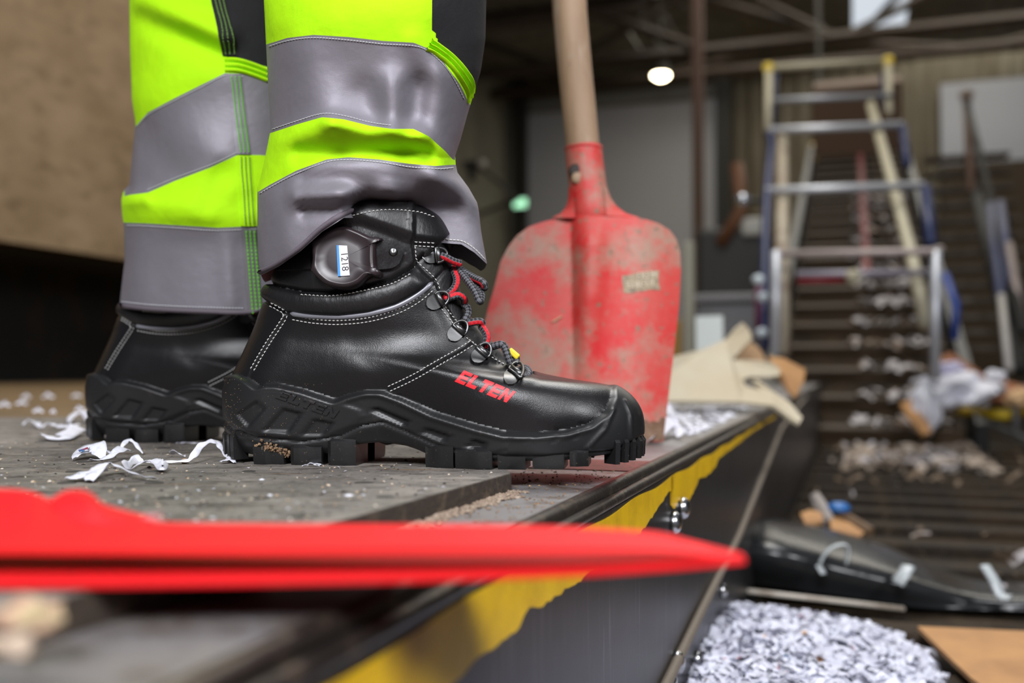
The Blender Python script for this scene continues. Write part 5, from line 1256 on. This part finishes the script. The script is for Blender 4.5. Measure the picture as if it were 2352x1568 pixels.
for y in ysv:
    a, c = left_x(y), right_x(y)
    for k in range(NXS):
        x = a + (c - a) * k / (NXS - 1); q = (x - ridge_c(y)) / ridge_w(y)
        rd = ridge_h(y) * (max(0, 1 - min(1, abs(q))**2) ** 0.9 if q < 0 else math.exp(-(q / .95)**2))
        dish = -0.030 * (((x - 1335) / 230) ** 2)              # sides curl towards the camera
        soft = .003 * math.exp(-((x - ridge_c(y) - 60) / 40)**2)
        V_.append(P(x, y, tilt(y) - rd - dish * -1 * 0 + dish * 1.0 - soft))
n0 = len(V_); Vb = [v + Vector((0, .0022, 0)) for v in V_]
fs = []
for i in range(len(ysv) - 1):
    for k in range(NXS - 1):
        q = i * NXS + k; fs.append((q, q + 1, q + NXS + 1, q + NXS)); fs.append((n0 + q, n0 + q + NXS, n0 + q + NXS + 1, n0 + q + 1))
R_ = len(ysv); edge = list(range(NXS)) + [i * NXS + NXS - 1 for i in range(1, R_)] + [(R_ - 1) * NXS + j for j in range(NXS - 2, -1, -1)] + [i * NXS for i in range(R_ - 2, 0, -1)]
for a, c in zip(edge, edge[1:] + edge[:1]): fs.append((a, n0 + a, n0 + c, c))
b = MB(); b.add([sp(v) for v in V_ + Vb], fs); blade = b.build('blade', m_shred, shovel, 40)
bvh_blade = BVHTree.FromPolygons([tuple(v) for v in V_], [f for f in fs if max(f) < n0])
def bl_hit(px, py, lift):
    loc, n, _, _ = bvh_blade.ray_cast(CAMV, ray(px, py).normalized())
    if loc is None: return None
    if n.dot(ray(px, py)) > 0: n = -n
    return loc + n * lift
# bare rusty lower edge, worn through the paint
topedge = [(1330, 1020), (1400, 1000), (1440, 990), (1462, 985), (1470, 968), (1482, 962), (1492, 968), (1502, 965), (1512, 972), (1520, 955), (1528, 958)]
te = resample(topedge, 6); vs_ = []; nk = 6
for (x, y) in te:
    y += random.uniform(-3, 3)
    for k in range(nk):
        yy = y + (1013 - y) * k / (nk - 1); h = bl_hit(min(x, right_x(yy) - 1), min(yy, 1012), .0004); vs_.append(h if h else vs_[-1])
fs2 = [(i * nk + k, (i + 1) * nk + k, (i + 1) * nk + k + 1, i * nk + k + 1) for i in range(len(te) - 1) for k in range(nk - 1)]
b = MB(); b.add([sp(v) for v in vs_], fs2); o = b.build('worn_edge', m_rust, shovel, True); o['label'] = 'bare rusty lower edge of the blade'
# socket: split steel tube flowing into the blade
ctr = [(1340, 340), (1344, 380), (1350, 430), (1356, 480), (1358, 520), (1358, 560)]
rad = [43, 43.5, 44, 46, 46, 44]
cs = crspline([(x, y, r) for (x, y), r in zip(ctr, rad)], 24)
b = MB(); b.tube([sp(P(x, y, tilt(y) - .004 + .012 + .028 * float(sstep(490, 560, np.array(y))))) for x, y, r in cs], [r * tilt(y) / FPX for x, y, r in cs], 28, cap=False); sock = b.build('socket', m_shred, shovel, True)
tp = [P(1340, 340, tilt(340) + .008)]
b = MB(); cpt = P(1340, 341, tilt(340) + .008); r0 = 43 * tilt(340) / FPX
b.tube([sp(cpt + Vector((math.cos(a) * r0, math.sin(a) * r0, 0))) for a in np.linspace(0, 2 * math.pi, 33)], .0014, 6); b.build('socket_rim', m_shred, shovel, True)
# flared shoulders between socket and blade
for sgn in (-1, 1):
    pts_ = []
    base_y = [430, 455, 475, 490, 500]
    outx = [0, 6, 18, 38, 70]
    A_ = []
    for y, ox in zip(base_y, outx):
        c = np.interp(y, [430, 480, 520], [1350, 1356, 1358]); A_.append((P(c + sgn * 36, y, tilt(y) - .010), P(c + sgn * (44 + ox * (1.0 if sgn > 0 else .65)), y, tilt(y) - .004)))
    vsq = [sp(q) for pr in A_ for q in pr] + [sp(q + Vector((0, .002, 0))) for pr in A_ for q in pr]; nq = len(A_) * 2
    fq = []
    for i in range(len(A_) - 1):
        a = i * 2; fq += [(a, a + 1, a + 3, a + 2), (nq + a, nq + a + 2, nq + a + 3, nq + a + 1), (a + 1, nq + a + 1, nq + a + 3, a + 3), (a, a + 2, nq + a + 2, nq + a)]
    b = MB(); b.add(vsq, fq); b.build('shoulder', m_shred, shovel, 60)
# rivet hole
q = P(1323, 392, tilt(392) - .0105 - .001)
b = MB(); b.lathe([(0.001, .0), (.0045, .0), (.0075, -.0008), (.0085, -.003)], 18, SI @ Matrix.Translation(q) @ Matrix.Rotation(math.pi / 2, 4, 'X')); b.build('rivet_hole', mat('dark_hole', (.03, .024, .02), .7), shovel, True)
q = P(1326, 408, tilt(392) - .0105 - .001)
b = MB(); b.lathe([(.0065, 0), (.006, .0008), (.001, .001)], 14, SI @ Matrix.Translation(q) @ Matrix.Rotation(math.pi / 2, 4, 'X')); b.build('rivet_scar', m_wood, shovel, True)
# handle
hc = [(1340, 352), (1330, 250), (1320, 150), (1310, 40), (1302, -60), (1240, -700), (1190, -1250)]
hr = [39, 39.5, 39.5, 40, 40, 40, 40]
b = MB(); cs = crspline([(x, y, r) for (x, y), r in zip(hc, hr)], 40)
b.tube([sp(P(x, y, tilt(y) + .010)) for x, y, r in cs], [r * tilt(y) / FPX for x, y, r in cs], 28); b.build('handle', m_wood, shovel, True)
# paper sticker with worn lettering
rows_ = quad_rows((1430, 632), (1514, 622), (1516, 664), (1432, 674), 10, 4); b = MB(); vv_ = []; 
for r in rows_:
    for (x, y) in r: vv_.append(bl_hit(x + random.uniform(-2, 2), y + random.uniform(-2, 2), .0005))
b.add([sp(v) for v in vv_], [(i * 11 + j, i * 11 + j + 1, (i + 1) * 11 + j + 1, (i + 1) * 11 + j) for i in range(4) for j in range(10)])
stick = b.build('sticker', mat('faded_sticker', (.34, .27, .18), .7, noise=[((.16, .13, .09), 120, .45, .65, 5)]), shovel, True)
b = MB()
for row, (x0, y0, dx, n) in enumerate(((1468, 634, 9, 5), (1440, 655, 9.5, 7))):
    for k in range(n):
        cx, cy = x0 + k * dx, y0 - k * 1.0 - row * 0
        for (ax, ay, bx_, by_) in random.sample([(-3, -7, -3, 7), (3, -7, 3, 7), (-3, -7, 3, -7), (-3, 0, 3, 0), (-3, 7, 3, 7)], 3):
            A = bl_hit(cx + ax, cy + ay, .0009); B = bl_hit(cx + bx_, cy + by_, .0009)
            if A and B: b.tube([sp(A), sp(B)], .0007, 4)
b.build('sticker_lettering', mat('worn_pale_print', (.62, .55, .42), .7), stick)
b = MB(); A, B = bl_hit(1268, 740, .001), bl_hit(1290, 727, .001); b.tube([sp(A), sp(B)], .0022, 5, flat=.4); b.build('straw_fleck', mat('straw', (.62, .52, .32), .7), shovel)
tag(shovel, 'red square-mouth shovel with worn paint and wooden handle standing behind the boots', 'shovel')

# ================================================================== red folded cloth in the foreground
m_cloth = mat('bright_red_cloth', (0.72, 0.008, 0.012), 0.65, spec=0.3, bump=[((400, 400, 2500), .2, .0006), (30, .15, .003)])
cl = empty('folded_cloth', Matrix.Translation((-.1, .36, 0)))
CI = cl.matrix_world.inverted()
def sheet(name, cols, nrow, thick, parent):
    """cols: list of rows of pixel/depth triplets (back to front), splined across"""
    rows = [crspline(c, 90) for c in cols]; A = np.array(rows)       # rows x 90 x 3
    A2 = np.array([crspline(A[:, j], nrow) for j in range(90)])      # 90 x nrow x 3
    top = [P(*A2[j, i]) for i in range(nrow) for j in range(90)]
    n0 = len(top); n = Vector((0, .25, -1)).normalized(); bot = [t + n * thick for t in top]; fs = []
    for i in range(nrow - 1):
        for j in range(89):
            q = i * 90 + j; fs.append((q, q + 1, q + 91, q + 90)); fs.append((n0 + q, n0 + q + 90, n0 + q + 91, n0 + q + 1))
    e = list(range(90)) + [i * 90 + 89 for i in range(1, nrow)] + [(nrow - 1) * 90 + j for j in range(88, -1, -1)] + [i * 90 for i in range(nrow - 2, 0, -1)]
    for a, c in zip(e, e[1:] + e[:1]): fs.append((a, n0 + a, n0 + c, c))
    b = MB(); b.add([tuple(CI @ v) for v in top + bot], fs); return b.build(name, m_cloth, parent, 60)
back = [(-500, 1120, .385), (-60, 1122, .38), (60, 1128, .375), (120, 1150, .372), (200, 1180, .37), (340, 1198, .365), (600, 1203, .36), (900, 1205, .355), (1200, 1207, .35), (1480, 1220, .34), (1600, 1246, .334), (1704, 1272, .328)]
midr = [(-500, 1226, .340), (-60, 1228, .339), (60, 1232, .338), (120, 1236, .338), (200, 1238, .337), (340, 1240, .336), (600, 1243, .336), (900, 1246, .333), (1200, 1248, .331), (1480, 1256, .329), (1600, 1266, .328), (1708, 1278, .327)]
frnt = [(-500, 1260, .316), (-60, 1264, .316), (60, 1264, .316), (120, 1265, .316), (200, 1265, .316), (340, 1265, .316), (600, 1264, .317), (900, 1262, .318), (1200, 1262, .320), (1480, 1264, .322), (1600, 1273, .325), (1710, 1281, .3265)]
sheet('upper_fold', [back, midr, frnt], 14, .0012, cl)
lb_ = [(-500, 1293, .343), (-60, 1294, .343), (340, 1295, .343), (700, 1296, .343), (1000, 1294, .343), (1300, 1290, .340), (1550, 1285, .329), (1710, 1281, .3275)]
lf_ = [(-500, 1346, .304), (-60, 1344, .304), (340, 1340, .305), (700, 1334, .307), (1000, 1327, .311), (1300, 1317, .317), (1550, 1301, .323), (1712, 1286, .3265)]
lm_ = [tuple((a + c) / 2 for a, c in zip(p, q)) for p, q in zip(lb_, lf_)]; lm_ = [(x, y - 3, d) for x, y, d in lm_]
lz_ = [(x, y - 50, d + .045) for x, y, d in lb_[:-1]] + [(1708, 1279, .3285)]
sheet('lower_fold', [lz_, lb_, lm_, lf_], 16, .0012, cl)
# raised crumple with a frayed hem on top of the fold
r1 = [(118, 1146, .372), (150, 1128, .376), (190, 1126, .378), (215, 1136, .378), (240, 1158, .376), (300, 1176, .374), (350, 1188, .369)]
r2 = [(120, 1160, .366), (160, 1150, .366), (200, 1150, .364), (225, 1165, .364), (260, 1182, .364), (310, 1192, .364), (352, 1196, .364)]
r3 = [(140, 1200, .358), (180, 1198, .358), (220, 1204, .358), (250, 1210, .358), (280, 1212, .358), (320, 1212, .358), (354, 1208, .360)]
sheet('crumple', [r1, r2, r3], 10, .0010, cl)
b = MB()
for k in range(26):
    q = P(random.uniform(325, 358), random.uniform(1186, 1206), .366); d = Vector((random.uniform(.001, .004), random.uniform(-.002, .001), random.uniform(-.001, .003))); b.tube([tuple(CI @ q), tuple(CI @ (q + d))], .00018, 4)
o = b.build('frayed_threads', mat('pale_pink_thread', (.75, .45, .45), .8), cl); o['kind'] = 'stuff'
tag(cl, 'bright red folded cloth jutting over the platform edge in front of the boots', 'cloth')

# ================================================================== paper strips and litter on the plate
m_paper = mat('white_paper', (0.72, 0.72, 0.80), 0.65, noise=[((0.50, 0.50, 0.58), 90, .5, .75, 3)])
def strip(px_pts, width, label, z0=0.0, name='paper_strip', m=None, twist=0.0, group='paper strips on the floor plate'):
    """px_pts: (px, py on the floor, height above floor in m)"""
    P3 = [onz(x, y, z0) + ZZ * (h + .0008) for x, y, h in px_pts]; c = crspline([list(p) for p in P3], max(10, len(px_pts) * 6)); org = Vector(c[0]); n = len(c)
    vs_ = []
    for i in range(n):
        t = Vector(c[min(i + 1, n - 1)]) - Vector(c[max(i - 1, 0)]); t.normalize()
        a = twist * 1.2 * math.sin(i / n * 4.0 + len(px_pts)); s = Vector((-t.y, t.x, 0)); s = s.normalized() if s.length > 1e-6 else Vector((0, 1, 0)); s = s * math.cos(a) + ZZ * math.sin(a)
        w = width * (0.9 + .2 * math.sin(i * .45 + width * 4000)) * (.5 + .5 * min(1, min(i, n - 1 - i) / 3))
        p = Vector(c[i]) + ZZ * abs(math.sin(a)) * w * .5
        for q in (-.5, -.17, .17, .5): vs_.append(p + s * w * q + ZZ * (.0004 * math.cos(q * 5 + i)))
    m4 = 4; N = len(vs_); bot = [v - ZZ * .00018 for v in vs_]; fs = []
    for i in range(n - 1):
        for k in range(3):
            q = i * 4 + k; fs.append((q, q + 1, q + 5, q + 4)); fs.append((N + q, N + q + 4, N + q + 5, N + q + 1))
        fs.append((i * 4, i * 4 + 4, N + i * 4 + 4, N + i * 4)); fs.append((i * 4 + 3, N + i * 4 + 3, N + i * 4 + 7, i * 4 + 7))
    b = MB(); b.add([tuple(v - org) for v in vs_ + bot], fs); o = b.build(name, m or m_paper, None, True, Matrix.Translation(org))
    tag(o, label, 'paper strip', group); return o
strip([(740, 1070, 0), (700, 1066, .001), (665, 1062, .002), (630, 1056, .006), (600, 1052, .010), (572, 1052, .012), (548, 1056, .010), (530, 1062, .003), (508, 1066, .001)], .0055, 'white paper strip arching up under the heel of the nearer boot', twist=.5)
strip([(540, 1066, 0), (520, 1060, .004), (505, 1056, .009), (488, 1056, .012), (465, 1058, .010), (445, 1064, .004), (425, 1066, .001), (380, 1066, .001), (330, 1068, .001)], .0048, 'long white paper strip with a hump, ending beside the nearer heel', twist=.6)
strip([(328, 1070, .003), (310, 1072, .002), (296, 1082, .002), (285, 1090, .002), (300, 1092, .001), (320, 1082, .003), (345, 1072, .004), (362, 1078, .003), (372, 1086, .001), (384, 1080, .003)], .0062, 'curly white paper strip with a hooked end, next to the printed scrap', twist=.9)
strip([(245, 1042, .002), (262, 1046, .001), (280, 1046, .006), (295, 1042, .010), (310, 1044, .008), (327, 1046, .001)], .0032, 'thin white paper sliver arching behind the curly strip', twist=.4)
strip([(205, 1064, .001), (235, 1066, .002), (262, 1060, .005), (282, 1054, .006), (300, 1050, .004)], .0075, 'grey shaded paper strip leading from the printed scrap', twist=.3)
strip([(172, 1060, .001), (186, 1056, .003), (204, 1050, .006), (220, 1052, .006), (236, 1058, .001)], .012, 'torn white paper scrap with blue and dark print', twist=.4)
strip([(186, 1056, .0055), (194, 1054, .0065), (204, 1054, .0072)], .006, 'blue printed corner lying on the torn white scrap', m=mat('blue_printed_paper', (.02, .12, .30), .6, noise=[((.25, .03, .05), 200, .5, .6, 2)]), twist=.2)
strip([(152, 1104, .001), (180, 1106, .002), (212, 1100, .004), (232, 1094, .006), (256, 1090, .006), (290, 1098, .003), (330, 1104, .001), (360, 1106, .001)], .0075, 'forked white paper strip lying nearest the red cloth', twist=.3)
strip([(205, 1110, .001), (220, 1104, .003), (240, 1098, .004)], .012, 'wide white flap of the forked paper strip', twist=.3)
strip([(100, 1008, .001), (120, 1012, .002), (150, 1012, .002), (178, 1000, .004), (190, 998, .001)], .018, 'broad crumpled white paper piece left of the farther heel', twist=.35)
strip([(95, 988, .001), (112, 986, .006), (130, 988, .004), (150, 990, .003), (184, 984, .004)], .006, 'white wavy paper strip above the broad crumpled piece', twist=.4)
strip([(52, 980, .001), (66, 978, .005), (82, 980, .004), (92, 986, .001)], .006, 'small arched paper strip at the far side of the plate', twist=.4)
strip([(158, 976, .001), (166, 968, .006), (185, 966, .010), (200, 970, .006), (208, 980, .001)], .009, 'white paper curl touching the farther heel', twist=.4)
strip([(405, 1019, .0), (430, 1020, .0008), (466, 1020, 0)], .003, 'straight thin paper sliver lying behind the farther sole', twist=0)
strip([(392, 1048, .001), (405, 1050, .002), (426, 1050, 0)], .006, 'short white paper shred with a curled end near the grit', twist=.4)
strip([(694, 1072, 0), (715, 1072, .001), (734, 1072, 0)], .004, 'short paper shred under the heel lug of the nearer boot', twist=.2)
i = 0
far_lab = ['pale paper flake nearest the frame edge on the brown floor', 'pale paper flake second from the frame edge on the brown floor', 'blurred paper flake in front of the dark machine', 'small round paper flake on the brown floor', 'blurred paper flake beside the farther boot', 'faint paper flake farthest back on the brown floor', 'faint paper flake between the two pale flakes', 'dim paper flake close to the farther heel']
for (x, y, w) in ((10, 934, 26), (50, 930, 22), (88, 948, 20), (122, 950, 10), (182, 944, 18), (110, 914, 24), (60, 915, 18), (176, 912, 18)):
    c = onz(x, y, 0); d = w / FPX * c.y; strip([(x - w * .5, y, 0), (x, y - 1, .004), (x + w * .5, y, 0)], d * .7, far_lab[i], twist=.3, group='paper flakes far on the floor'); i += 1
strip([(1490, 1020, .001), (1510, 1014, .004), (1528, 1008, .010), (1545, 1000, .012), (1560, 1010, .002)], .014, 'bright white crumpled paper strip at the foot of the shovel', ZS, twist=.6, group='paper strips at the platform edge')
strip([(1532, 980, .006), (1555, 978, .012), (1575, 984, .008), (1590, 994, .001)], .008, 'pale curved paper strip just right of the shovel blade', ZS, twist=.3, group='paper strips at the platform edge')
strip([(1531, 960, .002), (1536, 956, .012), (1542, 962, .004)], .012, 'small white paper ball against the shovel edge', ZS, twist=.6, group='paper strips at the platform edge')
# grit and crumbs
def crumbs(name, n, gen, m, rlo, rhi, label, cat='litter', sq=.6):
    b = MB()
    for _ in range(n):
        p = gen(); r = random.uniform(rlo, rhi) * random.choice((.6, .8, 1, 1.3)); M = Matrix.Translation(p) @ Matrix.Rotation(random.random() * 6.3, 4, 'Z') @ Matrix.Rotation(random.uniform(-.5, .5), 4, 'X') @ Matrix.Diagonal((r * random.uniform(.7, 1.6), r, r * sq, 1))
        b.add([tuple(M @ Vector(v)) for v in ((1, 0, 0), (-1, 0, 0), (0, 1, 0), (0, -1, 0), (0, 0, 1), (0, 0, -.6))], [(0, 2, 4), (2, 1, 4), (1, 3, 4), (3, 0, 4), (2, 0, 5), (1, 2, 5), (3, 1, 5), (0, 3, 5)])
    o = b.build(name, m); tag(o, label, cat, None, 'stuff'); return o
def g_plate():
    while True:
        x, y = random.uniform(0, 1160), random.uniform(1015, 1200)
        if y < 1197 - (x - 760) * .275 - 3: return onz(x, y, 0) + ZZ * .0003
def g_strip():
    while True:
        x, y = random.uniform(820, 1480), random.uniform(1060, 1200)
        if y > 1197 - (x - 760) * .275 + 8 and y < 1198 - (x - 1193) * .461 - 6: return onz(x, y, ZS) + ZZ * .0003
def g_edge():
    t = random.random(); q = q0 + (corner - q0) * t; return Vector((q.x + abs(random.gauss(0, .006)), q.y - abs(random.gauss(0, .006)), ZS + .0005))
crumbs('tan_grit', 240, g_plate, mat('tan_grit', (.42, .30, .19), .9, noise=[((.60, .55, .48), 300, .5, .6, 2)]), .0004, .0013, 'tan grit scattered over the grey floor plate')
crumbs('pale_flecks', 150, g_plate, m_paper, .0005, .0016, 'tiny white paper flecks on the floor plate', sq=.15)
crumbs('dark_grit', 160, g_plate, mat('dark_grit', (.05, .04, .035), .9), .0004, .0014, 'dark grit scattered over the grey floor plate')
crumbs('strip_grit', 420, g_strip, m_soil, .0003, .0012, 'brown grit scattered on the steel strip')
crumbs('edge_dirt', 900, g_edge, mat('grey_brown_dust', (.20, .145, .105), .95, noise=[((.34, .27, .21), 400, .5, .65, 2)]), .0006, .0022, 'brown dirt packed along the edge of the floor plate')
def g_shards(): 
    while True:
        x, y = random.uniform(1535, 1750), random.uniform(932, 1000)
        if y < 1198 - (x - 1193) * .461 - 14: return onz(x, y, ZS) + ZZ * .002
crumbs('shredded_paper', 260, g_shards, m_paper, .003, .008, 'white shredded paper strewn along the platform edge behind the shovel', 'shredded paper', sq=.35)
b = MB(); q = onz(424, 1064, 0); b.lathe([(.001, -.0018), (.0022, -.001), (.0026, .0004), (.0015, .0018), (.001, .002)], 10); o = b.build('pebble', mat('brown_pebble', (.30, .18, .08), .7), None, True, Matrix.Translation(q + ZZ * .0016)); tag(o, 'small brown pebble on the long paper strip', 'pebble')

def lump(px, py, r, m, label, seed):
    bm = bmesh.new(); bmesh.ops.create_icosphere(bm, subdivisions=3, radius=1); r_ = np.random.default_rng(seed); ph = r_.random((5, 3)) * 6; fr_ = r_.uniform(1.5, 5, (5, 3))
    for v in bm.verts:
        n = sum(math.sin(v.co.x * f[0] + p[0]) * math.sin(v.co.y * f[1] + p[1]) * math.sin(v.co.z * f[2] + p[2]) for f, p in zip(fr_, ph)); v.co *= 1 + .22 * n; v.co = Vector((v.co.x * r, v.co.y * r * .8, max(v.co.z, -.5) * r * .6))
    me = bpy.data.meshes.new('paper_scrap'); bm.to_mesh(me); bm.free(); o = link('paper_scrap', me, m, None, 50, Matrix.Translation(onz(px, py, 0) + ZZ * r * .31)); tag(o, label, 'paper scrap')
lump(70, 1440, .0085, mat('pink_tan_scrap', (.40, .22, .17), .7, noise=[((.42, .33, .18), 120, .4, .6, 3)]), 'crumpled pinkish tan scrap under the front of the red cloth', 2)
lump(28, 1500, .0050, mat('cream_scrap', (.42, .32, .24), .7), 'small cream scrap in the nearest corner of the plate', 4)
